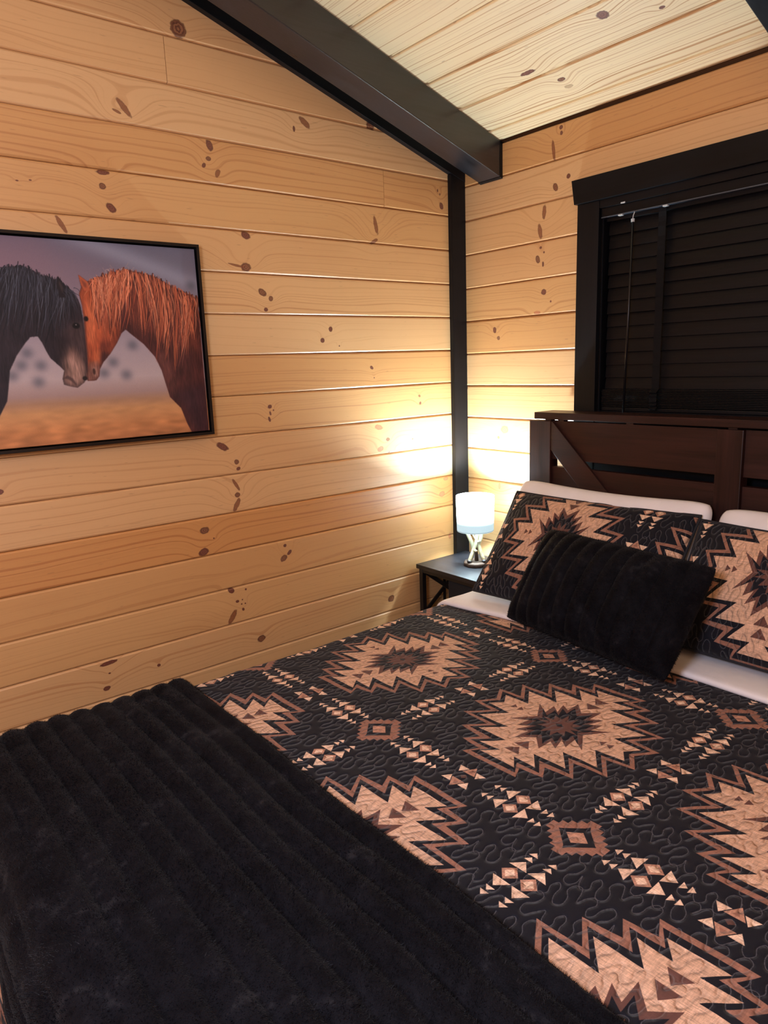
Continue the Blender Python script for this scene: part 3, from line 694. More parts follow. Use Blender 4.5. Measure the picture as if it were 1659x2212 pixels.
    poly([(-.418, .440), (-.411, .461), (-.394, .432), (-.398, .405), (-.412, .405)], (32, 27, 31), 1.2)
    poly([(-.411, .440), (-.409, .450), (-.401, .432), (-.404, .415)], (62, 50, 50), 2, .8)
    strands([(-.402, .430), (-.380, .425)], [(-.372, .36), (-.358, .37)], 26, LK, 1.0, .7, .004, .006, rg)
    # chestnut
    mk2 = poly(H_chest, (70, 37, 35), 1.2)
    poly([(-.22, .44), (-.10, .43), (-.02, .39), (-.012, .25), (-.08, .27), (-.17, .31), (-.24, .35)], (96, 48, 38), 16, .85, mk2)
    poly([(-.16, .25), (-.13, .26), (-.10, .16), (-.12, .11), (-.145, .17)], (96, 58, 52), 9, .6, mk2)
    poly(H_cface, (160, 76, 46), 5, .95, mk2); poly(H_cheek, (134, 62, 40), 7, .85, mk2)
    poly([(-.338, .405), (-.322, .395), (-.322, .34), (-.338, .27), (-.350, .30), (-.348, .37)], (198, 106, 68), 8, .75, mk2)
    poly([(-.31, .345), (-.275, .35), (-.268, .31), (-.29, .29), (-.31, .30)], (164, 82, 52), 8, .6, mk2)
    poly([(-.318, .285), (-.285, .285), (-.30, .262), (-.322, .262)], (92, 44, 34), 5, .7, mk2)
    poly([(-.338, .262), (-.318, .262), (-.325, .222), (-.345, .222)], (182, 96, 60), 5, .6, mk2)
    poly(H_cmuz, (138, 92, 78), 4, .8, mk2); poly([(-.350, .215), (-.338, .216), (-.336, .192), (-.346, .188)], (176, 134, 116), 3, .6, mk2)
    poly([(-.14, .12), (-.09, .10), (-.06, .03), (-.05, .005), (-.012, .005), (-.012, .16)], (56, 34, 40), 14, .85, mk2)
    im *= 1+((mott*.06+hair*.07)*mk2)[..., None]
    M1 = [(176, 92, 62), (150, 72, 50), (196, 112, 78)]; M2 = [(206, 126, 92), (188, 104, 70), (218, 146, 112), (140, 70, 50)]
    strands(H_crest, H_tips, 70, [(62, 31, 29), (84, 42, 34)], 3.6, .85, .012, .010, rg)
    strands(H_crest, H_tips, 120, M1, 2.4, .85, .012, .012, rg)
    strands(H_crest, H_tips, 60, [(70, 34, 30)], 1.2, .8, .012, .012, rg)
    strands(H_crest, H_tips, 150, M2, 1.0, .85, .014, .014, rg)
    strands(H_crest[:4], [(-.33, .36), (-.318, .31), (-.30, .33), (-.28, .36)], 60, M2, 1.1, .8, .006, .01, rg)
    strands([(-.30, .468), (-.2, .489)], [(-.29, .49), (-.19, .497)], 10, [(200, 160, 140)], .7, .4, .0, .006, rg)
    poly([(-.357, .467), (-.334, .449), (-.330, .425), (-.346, .425), (-.353, .440)], (168, 84, 54), 1.2); poly([(-.352, .456), (-.338, .444), (-.338, .432), (-.346, .436)], (108, 54, 42), 2, .7)
    # eyes and nostrils
    for (ex, ey), (rx, ry), c in ((H_eyes[0], (.010, .008), (16, 13, 14)), (H_eyes[1], (.006, .007), (24, 16, 14)), ((-.372, .186), (.007, .006), (34, 26, 26)), ((-.345, .204), (.004, .009), (64, 40, 34))):
        poly([(ex+rx*math.cos(a), ey+ry*math.sin(a)) for a in np.linspace(0, 2*math.pi, 18)[:-1]], c, 1.6)
    poly([(H_eyes[0][0]-.003, H_eyes[0][1]+.002), (H_eyes[0][0]+.001, H_eyes[0][1]+.005), (H_eyes[0][0]+.002, H_eyes[0][1]+.001)], (150, 140, 140), 1)
    poly([(-.432, .187), (-.418, .196), (-.404, .186), (-.396, .170), (-.398, .166), (-.410, .180), (-.42, .186)], (60, 44, 44), 2, .7)
    poly([(-.358, .352), (-.361, .30), (-.364, .25), (-.366, .205), (-.360, .205), (-.358, .25), (-.355, .30), (-.353, .35)], (50, 28, 26), 3, .5)
    cv = nrs.randn(H, W)*.014
    return make_image('horse_print', np.clip(im/255.0*1.06*(1+cv[..., None]), 0, 1))
HORSES = horse_image()

# ---------------------------------------------------------------- framed canvas
pc = empty('framed_canvas', (0, -1.1785-PW/2, 1.26+PH/2), 'horse photograph canvas in a thin black floater frame on the pine wall', 'picture')
po = Vector(pc.location)
m, t, b = new_mat('canvas_print'); im = t.node('ShaderNodeTexImage'); im.image = HORSES; t.put(im.inputs[0], t.node('ShaderNodeUVMap').outputs[0])
wv = t.noise(t.node('ShaderNodeTexCoord').outputs['Object'], 1100, 1)
setb(t, b, color=im.outputs[0], rough=.6, spec=.3, normal=t.bump(wv, .3, .0004))
y1 = -1.1785; y0 = y1-PW; z0, z1 = 1.26, 1.26+PH
bm = boxm(.004, .036, y0+.008, y1-.008, z0+.008, z1-.008, .0015)
uvl = bm.loops.layers.uv.new('UVMap')
for f in bm.faces:
    for l in f.loops: l[uvl].uv = ((l.vert.co.y-y0)/PW, (l.vert.co.z-z0)/PH)
o = obj('canvas', bm, m, pc); o.data.transform(Matrix.Translation(-po))
FR = plain('black_frame_lacquer', lin(12, 12, 14), .3, 0, .5)
for (a0, a1, b0, b1) in ((y0-.005, y1+.005, z0-.005, z0+.0035), (y0-.005, y1+.005, z1-.0035, z1+.005), (y0-.005, y0+.0035, z0+.0035, z1-.0035), (y1-.0035, y1+.005, z0+.0035, z1-.0035)):
    o = obj('frame_rail', boxm(.001, .044, a0, a1, b0, b1, .0008), FR, pc); o.data.transform(Matrix.Translation(-po))
o = obj('frame_back', boxm(.001, .0035, y0+.003, y1-.003, z0+.003, z1-.003), FR, pc); o.data.transform(Matrix.Translation(-po))

# ---------------------------------------------------------------- bed
BX0, BX1, BY0, BY1, ZB = .468, 1.920, -.145, -2.03, .655
bed = empty('bed', (1.197, -1.05, 0), 'espresso wood farmhouse bed with a slatted plank headboard below the window', 'bed')
bo_ = Vector(bed.location)
def bpart(name, bm, mat, par=bed, **k):
    o = obj(name, bm, mat, par, **k); o.data.transform(Matrix.Translation(-bo_)); return o
hb = bpart('headboard', boxm(.52, 1.875, -.098, -.084, .5, 1.06, .001), BROWN[0])     # hidden back rail
XL, XR, XM0, XM1 = .470, 1.925, 1.160, 1.236
HY0, HY1 = -.140, -.096
def hpart(name, bm, mat): return bpart(name, bm, mat, hb)
hpart('stile', boxm(XL, XL+.094, HY0, HY1, 0, 1.236, .0022), BROWN[2]); hpart('stile', boxm(XR-.094, XR, HY0, HY1, 0, 1.236, .0022), BROWN[2])
hpart('center_stile', boxm(XM0, XM1, HY0, HY1, .35, 1.236, .0022), BROWN[2])
for (xa, xb) in ((XL+.094, XM0), (XM1, XR-.094)):
    hpart('upper_panel', boxm(xa+.0006, xb-.0006, HY0+.012, HY1-.006, 1.101, 1.236, .0012), BROWN[0])
    hpart('lower_panel', boxm(xa+.0006, xb-.0006, HY0+.012, HY1-.006, .80, 1.074, .0012), BROWN[0])
def brace(pts): hpart('diagonal_brace', prism(bmesh.new(), pts, 'y', HY0+.001, HY0+.0118, .0012), BROWN[0])
brace([(.566, 1.134), (.566, 1.234), (.572, 1.234), (.835, .975), (.7235, .975)])
brace([(2.395-p[0], p[1]) for p in [(.566, 1.134), (.566, 1.234), (.572, 1.234), (.835, .975), (.7235, .975)]])
hpart('cap_rail', boxm(XL+.018, XR-.018, HY0+.004, -.028, 1.2415, 1.2655, .002), BROWN[0])
for x in (.545, .60, .87, 1.2, 1.52, 1.79, 1.85):
    hpart('cap_spacer', boxm(x-.013, x+.013, HY0+.012, HY1-.01, 1.2355, 1.242), BROWN[0])
for x in (BX0+.016, BX1-.041): bpart('side_rail', boxm(x, x+.025, BY1+.02, HY0-.0005, .18, .34, .002), BROWN[0])
bpart('foot_rail', boxm(BX0+.042, BX1-.042, BY1+.02, BY1+.045, .18, .34, .002), BROWN[0])
for x in (BX0+.044, BX1-.104): bpart('leg', boxm(x, x+.06, BY1+.046, BY1+.106, 0, .34, .002), BROWN[2])
bpart('slat_base', boxm(BX0+.042, BX1-.042, BY1+.11, BY0-.01, .30, .34), BROWN[0])

def rounded_box(x0, x1, y0, y1, z0, z1, r, seg=5):
    return boxm(x0, x1, y0, y1, z0, z1, r, seg)
mt = tag(obj('mattress', rounded_box(BX0+.012, BX1-.012, BY1+.012, BY0, .342, ZB-.012, .05), plain('mattress_ticking', lin(225, 220, 212), .8, bump=.2)), 'thick white mattress lying under the patterned quilt on the bed', 'mattress')
mt.data.shade_smooth()

def n3(x, y, z=0.0, s=1.0): return mnoise.noise(Vector((x*s, y*s, z)))
def fold_axis(u, lo, hi, r, flare=.004):
    """unrolled coordinate u -> (position, drop below the top, outward tilt) for a sheet hanging over lo and hi"""
    q = r*math.pi/2
    if lo+r <= u <= hi-r: return u, 0.0
    if u < lo+r:
        s = lo+r-u
        if s < q: a = s/r; return lo+r-r*math.sin(a), r-r*math.cos(a)
        return lo-flare*min(1, (s-q)/.45)**.8, r+(s-q)
    s = u-(hi-r)
    if s < q: a = s/r; return hi-r+r*math.sin(a), r-r*math.cos(a)
    return hi+flare*min(1, (s-q)/.45)**.8, r+(s-q)
def drape(name, us, vs, lo, hi, foot, r, top, relief, mat, uvf=None, solid=.01, skew=None, vmap=None):
    """cloth over the bed: u across, v from head (first) to foot; hangs at both sides and at the foot"""
    bm = bmesh.new(); grid = []; uvs = {}
    for j, v0 in enumerate(vs):
        row = []
        for i, u in enumerate(us):
            v = vmap(u, v0) if vmap else v0
            x, dx = fold_axis(u, lo, hi, r); y, dy = fold_axis(v, foot, 99.0, r, .05)
            if skew: y += skew(u, v)
            d = max(dx, dy) if min(dx, dy) <= 0 else (dx**6+dy**6)**(1/6)
            h = relief(u, v)
            # push relief outwards along the approximate normal
            k = min(1.0, dx/r); ky = min(1.0, dy/r); nz = math.sqrt(max(0, 1-min(1, k*k+ky*ky)))
            sgx = -1 if u < (lo+hi)/2 else 1
            px = x + sgx*k*h; py = y - ky*h; pz = top(x, y) - d + nz*h
            vt = bm.verts.new((px, py, pz)); row.append(vt); uvs[vt] = (u, v)
        grid.append(row)
    uvl = bm.loops.layers.uv.new('UVMap')
    for a, b in zip(grid, grid[1:]):
        for i in range(len(a)-1):
            f = bm.faces.new((a[i], b[i], b[i+1], a[i+1])); f.smooth = True
            for l in f.loops:
                l[uvl].uv = uvf(*uvs[l.vert]) if uvf else uvs[l.vert]
    me = bpy.data.meshes.new(name); bm.to_mesh(me); bm.free()
    o = link(name, me, mat)
    if solid:
        s = o.modifiers.new('thickness', 'SOLIDIFY'); s.thickness = solid; s.offset = -1
    return o
def arange(a, b, st): n = max(1, int(round(abs(b-a)/st))); return [a+(b-a)*k/n for k in range(n+1)]

q_top = lambda x, y: ZB
def q_rel(u, v):
    return .0045*n3(u*2.2, v*2.2, 3) + .0025*n3(u*9, v*7, 5) + .0018*n3(u*22, v*30, 8)
q_uv = lambda u, v: ((u-.747)/TX, (v+.995-.045*(u-1.0))/TY)
qs = drape('quilt', arange(BX0-.42, BX1+.42, .014), arange(-.50, BY1-.60, .016), BX0-.004, BX1+.004, BY1-.004, .045, q_top, q_rel, QUILT, q_uv, .010)
tag(qs, 'black quilt printed with tan stepped medallions and small diamonds covering the bed', 'quilt')

# folded white top sheet
SHEET = None
m, t, b = new_mat('white_cotton'); tc = t.node('ShaderNodeTexCoord').outputs['Object']
wr_ = t.noise(tc, 14, 3, .55, dist=.4); fn = t.noise(tc, 700, 2)
setb(t, b, color=t.mix(wr_, lin(226, 222, 224), lin(243, 240, 243)), rough=.75, spec=.25, sheen=.1, normal=t.bump(t.math('ADD', wr_, t.math('MULTIPLY', fn, .05)), .25, .006)); SHEET = m
def sheet_front(x): return lerp(-.612, -.560, sstep(.45, .85, x)) + .0*x
bm = bmesh.new(); rows = []; us = arange(BX0-.30, BX1+.30, .016)
prof = [(.0, -.004), (-.004, -.001), (-.0055, .004), (-.004, .009), (.001, .012), (.012, .0135), (.05, .0128), (.10, .0125), (.15, .0125), (.2, .0125), (.3, .0125), (.41, .0125)]
for dyv, dz in prof:
    row = []
    for u in us:
        x, dx = fold_axis(u, BX0-.006, BX1+.006, .047); kx = min(1, dx/.047); sg = -1 if u < 1.2 else 1
        y = sheet_front(min(max(u, BX0), BX1)) + dyv*(1 if dyv < .02 else 1.0)
        w = .0022*n3(u*6, y*30, 2)*min(1, dyv*12+.3) if dyv >= 0 else 0
        row.append(bm.verts.new((x+sg*kx*(dz+w), min(y, -.15), ZB+.0035-dx+(1-kx)*(dz+w))))
    rows.append(row)
for a, b2 in zip(rows, rows[1:]):
    for i in range(len(us)-1): bm.faces.new((a[i], a[i+1], b2[i+1], b2[i])).smooth = True
o = obj('top_sheet', bm, SHEET, smooth=True); s = o.modifiers.new('thickness', 'SOLIDIFY'); s.thickness = .003; s.offset = -1
tag(o, 'plain white top sheet folded back over the head end of the quilt', 'sheet')

# ---------------------------------------------------------------- pillows
def pillow(name, BL, BR, TL, thick, mat, label, cat, group=None, uvf=None, nu=44, nv=34, pinch=.06, relief=None, sharp=2.6, sag=0.0, edge=.0, tilt_t=0.0, rnd_c=0.0, full=.55):
    BL, BR, TL = Vector(BL), Vector(BR), Vector(TL); ux = BR-BL; W = ux.length; ux.normalize()
    vy = TL-BL; vy = vy - ux*vy.dot(ux); H = vy.length; vy.normalize(); nn = ux.cross(vy)   # nn faces the room
    bm = bmesh.new(); uvl = bm.loops.layers.uv.new('UVMap'); data = {}
    def prof(a): return max(0.0, 1-abs(a)**sharp)
    sides = []
    for sgn in (1, -1):
        g = []
        for j in range(nv+1):
            row = []
            for i in range(nu+1):
                a = -math.cos(math.pi*i/nu)*.35 + .65*(2*i/nu-1); b = -math.cos(math.pi*j/nv)*.35 + .65*(2*j/nv-1)
                if sgn == -1 and (i in (0, nu) or j in (0, nv)): row.append(sides[0][j][i]); continue
                # pinched sides: corners reach out, edge middles pull in
                px = a*(W/2)*(1-pinch*(1-b*b)*abs(a)**3-rnd_c*abs(b)**10*abs(a)); py = b*(H/2)*(1-pinch*1.2*(1-a*a)*abs(b)**3-rnd_c*1.3*abs(a)**10*abs(b))
                t = thick/2*(prof(a)*prof(b))**full*(1-.22*b*tilt_t)
                py -= sag*(1-a*a)*max(0, b)**2
                d = sgn*(t + edge)
                if relief: d += relief(a*W/2+W/2, b*H/2+H/2, a, b, sgn)*(1 if sgn > 0 else .6)*sgn
                p = BL + ux*(W/2+px) + vy*(H/2+py) + nn*d
                v = bm.verts.new(p); data[v] = (a*W/2+W/2, b*H/2+H/2); row.append(v)
            g.append(row)
        sides.append(g)
    for s, g in enumerate(sides):
        for j in range(nv):
            for i in range(nu):
                q = (g[j][i], g[j][i+1], g[j+1][i+1], g[j+1][i]); q = q if s == 0 else q[::-1]
                f = bm.faces.new(q); f.smooth = True
                for l in f.loops:
                    c = data[l.vert]; l[uvl].uv = uvf(*c) if uvf else c
    me = bpy.data.meshes.new(name); bm.to_mesh(me); bm.free()
    o = link(name, me, mat); tag(o, label, cat, group)
    rim = [sides[0][0][i] for i in range(0)]
    return o, (BL, ux, vy, nn, W, H, thick, pinch)
def rim_tube(fr, r, mat, name, par, n=40, sag=0.0):
    BL, ux, vy, nn, W, H, th, pinch = fr; pts = []
    for k in range(4*n):
        e, s = divmod(k, n); s = 2*s/n-1
        a, b = ((s, -1), (1, s), (-s, 1), (-1, -s))[e]
        px = a*(W/2)*(1-pinch*(1-b*b)*abs(a)**3); py = b*(H/2)*(1-pinch*1.2*(1-a*a)*abs(b)**3) - sag*(1-a*a)*max(0, b)**2
        pts.append(BL+ux*(W/2+px)+vy*(H/2+py))
    pts.append(pts[0]); return obj(name, tube(bmesh.new(), pts, r, 6, False), mat, par, True)

def wrinkle(sd, amp=.006):
    return lambda x, y, a, b, s: amp*(n3(x*7, y*5, sd+s) + .5*n3(x*16, y*11, sd+4))*(1-max(abs(a), abs(b))**6)
WPIL = 'white sleeping pillows'
# white pillows against the headboard
pillow('sleeping_pillow', (.478, -.312, .690), (1.190, -.308, .690), (.490, -.178, 1.030), .14, SHEET, 'white sleeping pillow leaning on the headboard behind the left patterned sham', 'pillow', WPIL, relief=wrinkle(1, .016), pinch=.015, sag=.012, rnd_c=.05, full=.40)
pillow('sleeping_pillow', (1.205, -.306, .690), (1.910, -.306, .690), (1.212, -.178, 1.022), .135, SHEET, 'white sleeping pillow leaning on the headboard behind the right patterned sham', 'pillow', WPIL, relief=wrinkle(5, .016), pinch=.015, sag=.0, rnd_c=.05, full=.40)
# shams in the quilt print
SH = 'quilted pillow shams'
PIPE = plain('black_piping', lin(24, 24, 32), .8)
uvL = lambda x, y: ((x-.270)/TX, (y-.225)/TY)
uvR = lambda x, y: ((x-.262)/TX, (y-.225)/TY)
o, fr = pillow('pillow_sham', (.535, -.508, .690), (1.186, -.470, .690), (.572, -.262, .995), .125, QUILT, 'black and tan quilted sham nearest the bedside lamp, partly behind the plush cushion', 'pillow', SH, uvf=uvL, relief=wrinkle(9, .005), pinch=.018, sag=.002)
rim_tube(fr, .0042, PIPE, 'piping', o, sag=.002)
o, fr = pillow('pillow_sham', (1.192, -.468, .690), (1.842, -.470, .690), (1.165, -.262, .992), .125, QUILT, 'black and tan quilted sham on the side away from the bedside lamp, under the window', 'pillow', SH, uvf=uvR, relief=wrinkle(13, .004), pinch=.02, sag=.003)
rim_tube(fr, .0042, PIPE, 'piping', o, sag=.003)

# ---------------------------------------------------------------- black plush
def plush(name):
    m, t, b = new_mat(name); tc = t.node('ShaderNodeTexCoord').outputs['Object']
    n1 = t.noise(tc, 9, 3, .6, dist=1.2); n2 = t.noise(tc, 420, 2); n3_ = t.noise(tc, 60, 2)
    f = t.math('ADD', t.math('MULTIPLY', n1, .7), t.math('MULTIPLY', n3_, .3))
    setb(t, b, color=t.ramp(f, [(.40, lin(3, 3, 8)), (.58, lin(14, 14, 20)), (.72, lin(40, 39, 42))]), rough=.75, spec=.10, sheen=.03, sheenr=.4, normal=t.bump(t.math('ADD', n2, t.math('MULTIPLY', n3_, .6)), .6, .003))
    return m
PLUSH = plush('black_plush')
m, t, b = new_mat('plush_fibre'); tc = t.node('ShaderNodeTexCoord').outputs['Object']
f = t.noise(tc, 7, 3, .6, dist=1.0)
setb(t, b, color=t.ramp(f, [(.42, lin(3, 3, 8)), (.58, lin(16, 16, 22)), (.74, lin(52, 50, 52))]), rough=.55, spec=.12); FIBRE = m
def pile(o, count, length, width, parent, seed, flow=None, keep=None, lift=.55):
    """short fibres standing on a mesh, one triangle each"""
    me = o.data; me.calc_loop_triangles(); nt = len(me.loop_triangles)
    tri = np.zeros(nt*3, np.int32); me.loop_triangles.foreach_get('vertices', tri); tri = tri.reshape(-1, 3)
    co = np.zeros(len(me.vertices)*3, np.float32); me.vertices.foreach_get('co', co); co = co.reshape(-1, 3)
    A, B, C = co[tri[:, 0]], co[tri[:, 1]], co[tri[:, 2]]; N = np.cross(B-A, C-A); ar = np.linalg.norm(N, axis=1); N = N/np.maximum(ar, 1e-9)[:, None]
    wgt = ar.copy()
    if keep is not None: wgt *= keep((A+B+C)/3, N)
    rs = np.random.RandomState(seed); cdf = np.cumsum(wgt); k = np.searchsorted(cdf, rs.rand(count)*cdf[-1])
    r1 = np.sqrt(rs.rand(count, 1)); r2 = rs.rand(count, 1)
    P = (1-r1)*A[k]+r1*(1-r2)*B[k]+r1*r2*C[k]; n = N[k]
    fl = flow(P, n) if flow is not None else np.zeros_like(P)
    d = n*lift + fl + rs.normal(0, .30, (count, 3)); d /= np.linalg.norm(d, axis=1)[:, None]
    s = np.cross(d, rs.normal(0, 1, (count, 3))); s /= np.linalg.norm(s, axis=1)[:, None]
    L = length*rs.uniform(.6, 1.2, (count, 1)); P = P - n*.0012
    V = np.empty((count*3, 3), np.float32); V[0::3] = P-s*width/2; V[1::3] = P+s*width/2; V[2::3] = P+d*L
    pm = bpy.data.meshes.new('pile'); pm.vertices.add(count*3); pm.vertices.foreach_set('co', V.ravel())
    pm.loops.add(count*3); pm.loops.foreach_set('vertex_index', np.arange(count*3, dtype=np.int32))
    pm.polygons.add(count); pm.polygons.foreach_set('loop_start', np.arange(0, count*3, 3, dtype=np.int32)); pm.polygons.foreach_set('loop_total', np.full(count, 3, np.int32))
    pm.update(); pm.validate()
    p = link('pile', pm, FIBRE, parent); p['kind'] = 'stuff'; return p

NR = 11
def ribs(x, y, a, b, s):
    ph = (x/.56*NR) % 1.0
    g = abs(math.sin(math.pi*(x/.56*NR + .05*n3(x*3, y*6, 4))))**.55
    return .012*(g-.6)*(1-abs(b)**10) + .003*n3(x*14, y*14, 7)
lc, fr = pillow('plush_cushion', (.786, -.630, .690), (1.345, -.694, .690), (.822, -.448, .940), .155, PLUSH, 'black ribbed faux fur lumbar cushion propped against the two patterned shams', 'cushion', None, relief=ribs, nu=132, nv=40, pinch=.02, rnd_c=.02, full=.5)
def lflow(P, n):
    f = np.zeros_like(P); f[:, 2] = -.25; f[:, 0] = .25*np.sin(P[:, 2]*40+P[:, 0]*25); return f
pile(lc, 42000, .0065, .0010, lc, 3, lflow)

# throw
TH0 = -1.515
t_lo, t_hi, t_ft = BX0-.012, BX1+.012, BY1-.012
def t_rel(u, v):
    s = TH0-v
    e = sstep(0, .022, s)
    rib = abs(math.sin(math.pi*(s+.012*n3(u*1.6, v*3, 2))/.0485))**.5
    br = .5+.5*n3(u*3.2+v*1.5, v*13+u*1.0, 9)
    crease = abs(math.sin(math.pi*(u*7.5+.8*n3(v*5, u*2, 3))))**.35 if u < 1.0 else 1.0
    cr = lerp(crease, 1, sstep(.55, .85, u))
    return .004 + e*(.010 + .0125*rib + .006*br + .0045*(cr-1) + .004*n3(u*5, v*5, 1) + .0015*n3(u*40, v*40, 6))
tskew = lambda u, v: .006*n3(u*3, 1.3, 2)*(1 if v > -1.7 else .4) 
tw = drape('throw_blanket', arange(BX0-.26, BX1+.30, .0115), [TH0-.0055*k for k in range(0, 116)], t_lo, t_hi, t_ft, .05, lambda x, y: ZB+.004, t_rel, PLUSH, None, .004, tskew, lambda u, v: v - .30*(u-.98)*sstep(.42, .71, TH0-v)*(TH0-v))
tag(tw, 'black ribbed plush throw blanket laid across the foot of the quilt', 'blanket')
def tflow(P, n):
    f = np.zeros_like(P)
    a = np.sin(P[:, 0]*6.1+2*np.sin(P[:, 1]*4.0))+np.sin(P[:, 1]*11+P[:, 0]*3)
    f[:, 0] = .55*a; f[:, 1] = .5*np.cos(a*2+P[:, 0]*4); return f
pile(tw, 170000, .0065, .0010, tw, 4, tflow, keep=lambda c, n: ((c[:, 0] > BX0-.06) & (c[:, 2] > .2)).astype(float)+.02)

# ---------------------------------------------------------------- bedside table
NX0, NX1, NY0, NY1, NZ = .024, .446, -.318, -.026, .640
ns = empty('bedside_table', (.235, -.17, 0), 'small black bedside table with cross braced metal frame in the corner', 'table')
no = Vector(ns.location)
def npart(name, bm, mat, par=ns, **k):
    o = obj(name, bm, mat, par, **k); o.data.transform(Matrix.Translation(-no)); return o
npart('tabletop', boxm(NX0, NX1, NY0, NY1, NZ-.0175, NZ, .0012), BLACKLAM)
lx = (NX0+.012, NX1-.034); ly = (NY0+.006, NY1-.026); lw = .020
for x in lx:
    for y in ly: npart('leg', boxm(x, x+lw, y, y+lw, 0, NZ-.0178, .0012), BLACKMETAL)
for x in lx: npart('side_rail', boxm(x+.002, x+lw-.002, ly[0]+lw, ly[1], NZ-.033, NZ-.0178, .001), BLACKMETAL)
for y in ly: npart('cross_rail', boxm(lx[0]+lw, lx[1], y+.002, y+lw-.002, NZ-.033, NZ-.0178, .001), BLACKMETAL)
npart('lower_shelf', boxm(NX0+.013, NX1-.013, NY0+.008, NY1-.008, .14, .155, .001), BLACKLAM)
for x in lx:
    ya, yb = ly[0]+lw, ly[1]; za, zb = .428, NZ-.033
    for sg, off in ((1, 0.0), (-1, .0062)):
        bm = bmesh.new(); box(bm, -.003, .003, -math.hypot(yb-ya, zb-za)/2, math.hypot(yb-ya, zb-za)/2, -.0085, .0085, .0006)
        bmesh.ops.rotate(bm, verts=bm.verts[:], cent=(0, 0, 0), matrix=Matrix.Rotation(sg*math.atan2(zb-za, yb-ya), 3, 'X'))
        bmesh.ops.translate(bm, verts=bm.verts[:], vec=(x+.007+off, (ya+yb)/2, (za+zb)/2)); npart('cross_brace', bm, BLACKMETAL)
    npart('side_rail', boxm(x+.002, x+lw-.002, ya, yb, .412, .427, .001), BLACKMETAL)
    npart('side_bar', boxm(x+.0005, x+.0036, (ya+yb)/2-.0075, (ya+yb)/2+.0075, .428, NZ-.0335, .0005), BLACKMETAL)
dr = npart('fabric_drawer', boxm(.200, NX1-.036, NY0+.012, NY1-.03, .445, NZ-.036, .006, 3), plain('black_fabric', lin(20, 20, 24), .9, bump=.4, bscale=700))
npart('drawer_pull', boxm(.285, .335, NY0+.0075, NY0+.0118, .53, .545, .001), BLACKMETAL, dr)

# ---------------------------------------------------------------- bedside lamp
LX, LY = .212, -.160
lm = empty('table_lamp', (LX, LY, NZ), 'small bedside lamp with white drum shade on crossed antler base', 'lamp')
lo = Vector(lm.location)
def lpart(name, bm, mat, par=lm, **k):
    o = obj(name, bm, mat, par, **k); o.data.transform(Matrix.Translation(-lo)); return o
BARK = dark_wood('lamp_bark', lin(34, 24, 20), lin(86, 66, 54), .6, 2, .3, .6)
lpart('base', lathe(bmesh.new(), [(0, NZ+.0005), (.044, NZ+.0005), (.0472, NZ+.004), (.0476, NZ+.012), (.0455, NZ+.0165), (.040, NZ+.0182), (0, NZ+.0178)], LX, LY, 40, jitter=lambda k, z: .03*math.sin(k*1.7)+.02*math.sin(k*3.9+z*300)), BARK, smooth=True)
ANT = None
m, t, b = new_mat('antler'); tc = t.node('ShaderNodeTexCoord').outputs['Object']
n1 = t.noise(tc, 60, 3); sc = t.vmath('MULTIPLY', tc, (260.0, 260.0, 40.0)); n2 = t.noise(sc, 1.0, 2)
setb(t, b, color=t.ramp(t.math('ADD', t.math('MULTIPLY', n1, .6), t.math('MULTIPLY', n2, .5)), [(.38, lin(104, 84, 58)), (.52, lin(160, 146, 112)), (.8, lin(186, 176, 150))]), rough=.45, normal=t.bump(n2, .3, .001)); ANT = m
# camera-facing screen axes projected on the horizontal plane
ex = Vector((.70, .714, 0)); ey = Vector((-.714, .70, 0))
def A3(s, d, z): return Vector((LX, LY, 0)) + ex*s + ey*d + Vector((0, 0, NZ+z))
dk = plain('antler_tip', lin(28, 22, 20), .5)
def antler(ctrl, rad, name='antler'):
    pts = catmull(ctrl, 7); rr = [np.interp(i/(len(pts)-1), np.linspace(0, 1, len(rad)), rad) for i in range(len(pts))]
    return lpart(name, tube(bmesh.new(), pts, [float(r) for r in rr], 10), ANT, smooth=True)
a1 = antler([A3(-.0255, -.026, .0185), A3(-.020, -.022, .036), A3(-.010, -.012, .062), A3(.002, -.006, .092), A3(.006, 0, .122), A3(.007, .004, .148)], [.0078, .0085, .0078, .0082, .0072, .006])
a2 = antler([A3(.033, -.020, .0185), A3(.027, -.016, .040), A3(.018, -.008, .066), A3(.012, .0, .088), A3(.020, .002, .112), A3(.022, .004, .146)], [.0078, .0082, .0078, .0085, .0090, .0105])
a3 = antler([A3(-.009, .004, .058), A3(-.012, .006, .084), A3(-.022, .006, .110), A3(-.033, .004, .138), A3(-.034, .004, .150)], [.0062, .0082, .0080, .0078, .007])
for par, ctrl, rad in ((a1, [A3(-.008, -.012, .066), A3(-.002, -.020, .0665), A3(.004, -.026, .065)], [.0062, .0060, .0045]), (a1, [A3(.004, -.004, .096), A3(.012, -.010, .101), A3(.021, -.014, .1045)], [.0058, .0048, .0018]),
                       (a2, [A3(.013, -.003, .082), A3(.004, -.006, .104), A3(-.010, -.004, .128)], [.006, .0045, .0025])):
    pts = catmull(ctrl, 6); rr = [float(np.interp(i/(len(pts)-1), np.linspace(0, 1, len(rad)), rad)) for i in range(len(pts))]
    lpart('tine', tube(bmesh.new(), pts, rr, 8), ANT, par, smooth=True)
for par, c in ((a1, A3(-.0255, -.0265, .0195)), (a2, A3(.033, -.0205, .0195))):
    bm = bmesh.new(); bmesh.ops.create_uvsphere(bm, u_segments=14, v_segments=8, radius=.0098)
    for v in bm.verts: v.co.z = v.co.z*.75; v.co *= 1+.1*math.sin(v.co.x*900)
    bmesh.ops.translate(bm, verts=bm.verts[:], vec=c+Vector((0, 0, .004))); lpart('burr', bm, dk, par, smooth=True)
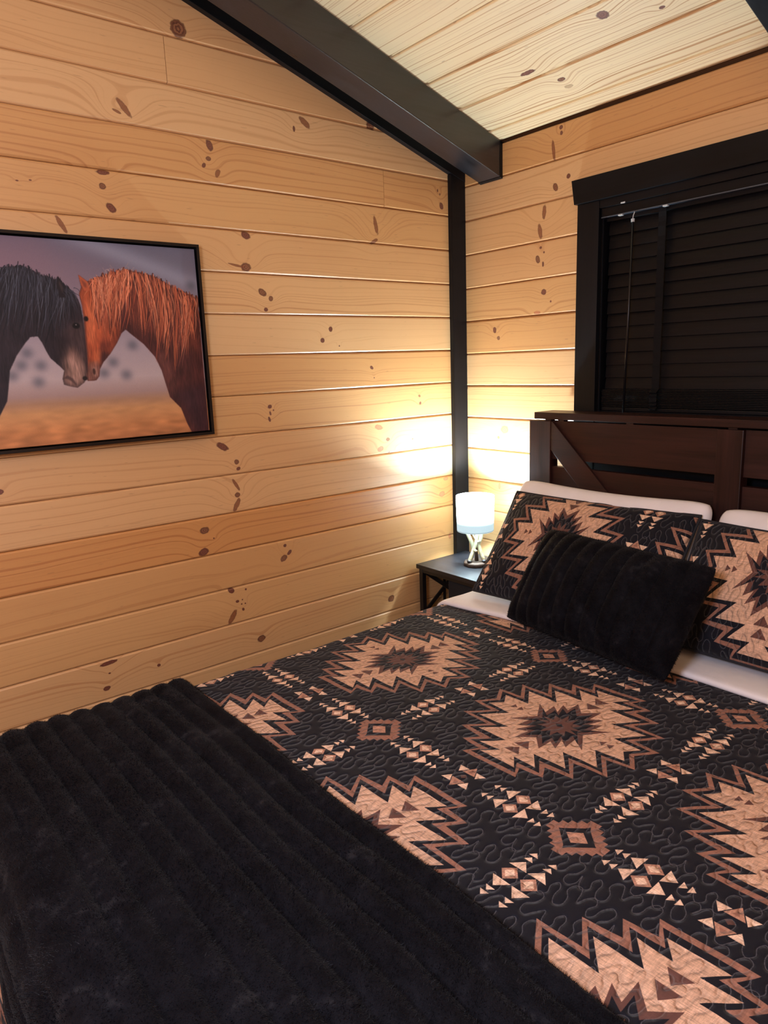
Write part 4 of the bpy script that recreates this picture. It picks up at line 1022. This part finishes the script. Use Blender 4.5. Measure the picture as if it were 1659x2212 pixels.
lpart('stem', tube(bmesh.new(), [A3(.004, .004, .017), A3(.003, .004, .07), A3(.003, .002, .205)], [.0085, .006, .005], 10), BARK, smooth=True)
SZ0, SZ1, SR0, SR1 = NZ+.146, NZ+.288, .0735, .0762
shm, t, b = new_mat('lit_fabric_shade')
z = t.sep(t.node('ShaderNodeTexCoord').outputs['Object'])[2]
weave = t.noise(t.node('ShaderNodeTexCoord').outputs['Object'], 900, 1)
setb(t, b, color=lin(120, 140, 146), rough=.8, spec=.2, ecol=(.70, .93, 1.02, 1), estr=t.math('MULTIPLY', t.math('MULTIPLY', t.mapr(z, .174, .236, .040, 1.0, True), SHADE_L), t.mapr(weave, .3, .7, .94, 1.06)))
shade = lpart('lamp_shade', lathe(bmesh.new(), [(SR0, SZ0), (SR1, SZ1), (SR1-.0016, SZ1), (SR0-.0016, SZ0), (SR0, SZ0)], LX, LY, 64), shm, smooth=True)
es = shade.modifiers.new('edges', 'EDGE_SPLIT'); es.split_angle = math.radians(40)
trim = plain('shade_trim', lin(150, 165, 170), .6)
for z, r in ((SZ1-.0045, SR1-.0001), (SZ0+.003, SR0+.0001)):
    lpart('trim_ring', lathe(bmesh.new(), [(r+.0004, z-.0007), (r+.0007, z), (r+.0004, z+.0007), (r-.0004, z+.0007), (r-.0004, z-.0007), (r+.0004, z-.0007)], LX, LY, 64), trim, shade, smooth=True)
bm = bmesh.new()
for k in range(3):
    a = k*2*math.pi/3+.5; tube(bm, [(LX, LY, SZ1-.022), (LX+(SR1-.002)*math.cos(a), LY+(SR1-.002)*math.sin(a), SZ1-.008)], .0012, 6)
lpart('spider_fitter', bm, BLACKMETAL, shade)
lpart('socket', lathe(bmesh.new(), [(0, SZ0+.012), (.0165, SZ0+.012), (.0185, SZ0+.018), (.0185, SZ0+.050), (.012, SZ0+.0515), (0, SZ0+.0515)], LX, LY, 20), BLACKMETAL, smooth=True)
bm_, t, b = new_mat('lit_bulb'); setb(t, b, color=(1, 1, 1, 1), ecol=COOL, estr=BULB_L)
bulb = lpart('bulb', lathe(bmesh.new(), [(0, SZ0+.052), (.010, SZ0+.052), (.013, SZ0+.062), (.023, SZ0+.082), (.0235, SZ0+.094), (.016, SZ0+.107), (0, SZ0+.112)], LX, LY, 20), bm_, smooth=True)
bpy.context.view_layer.update()
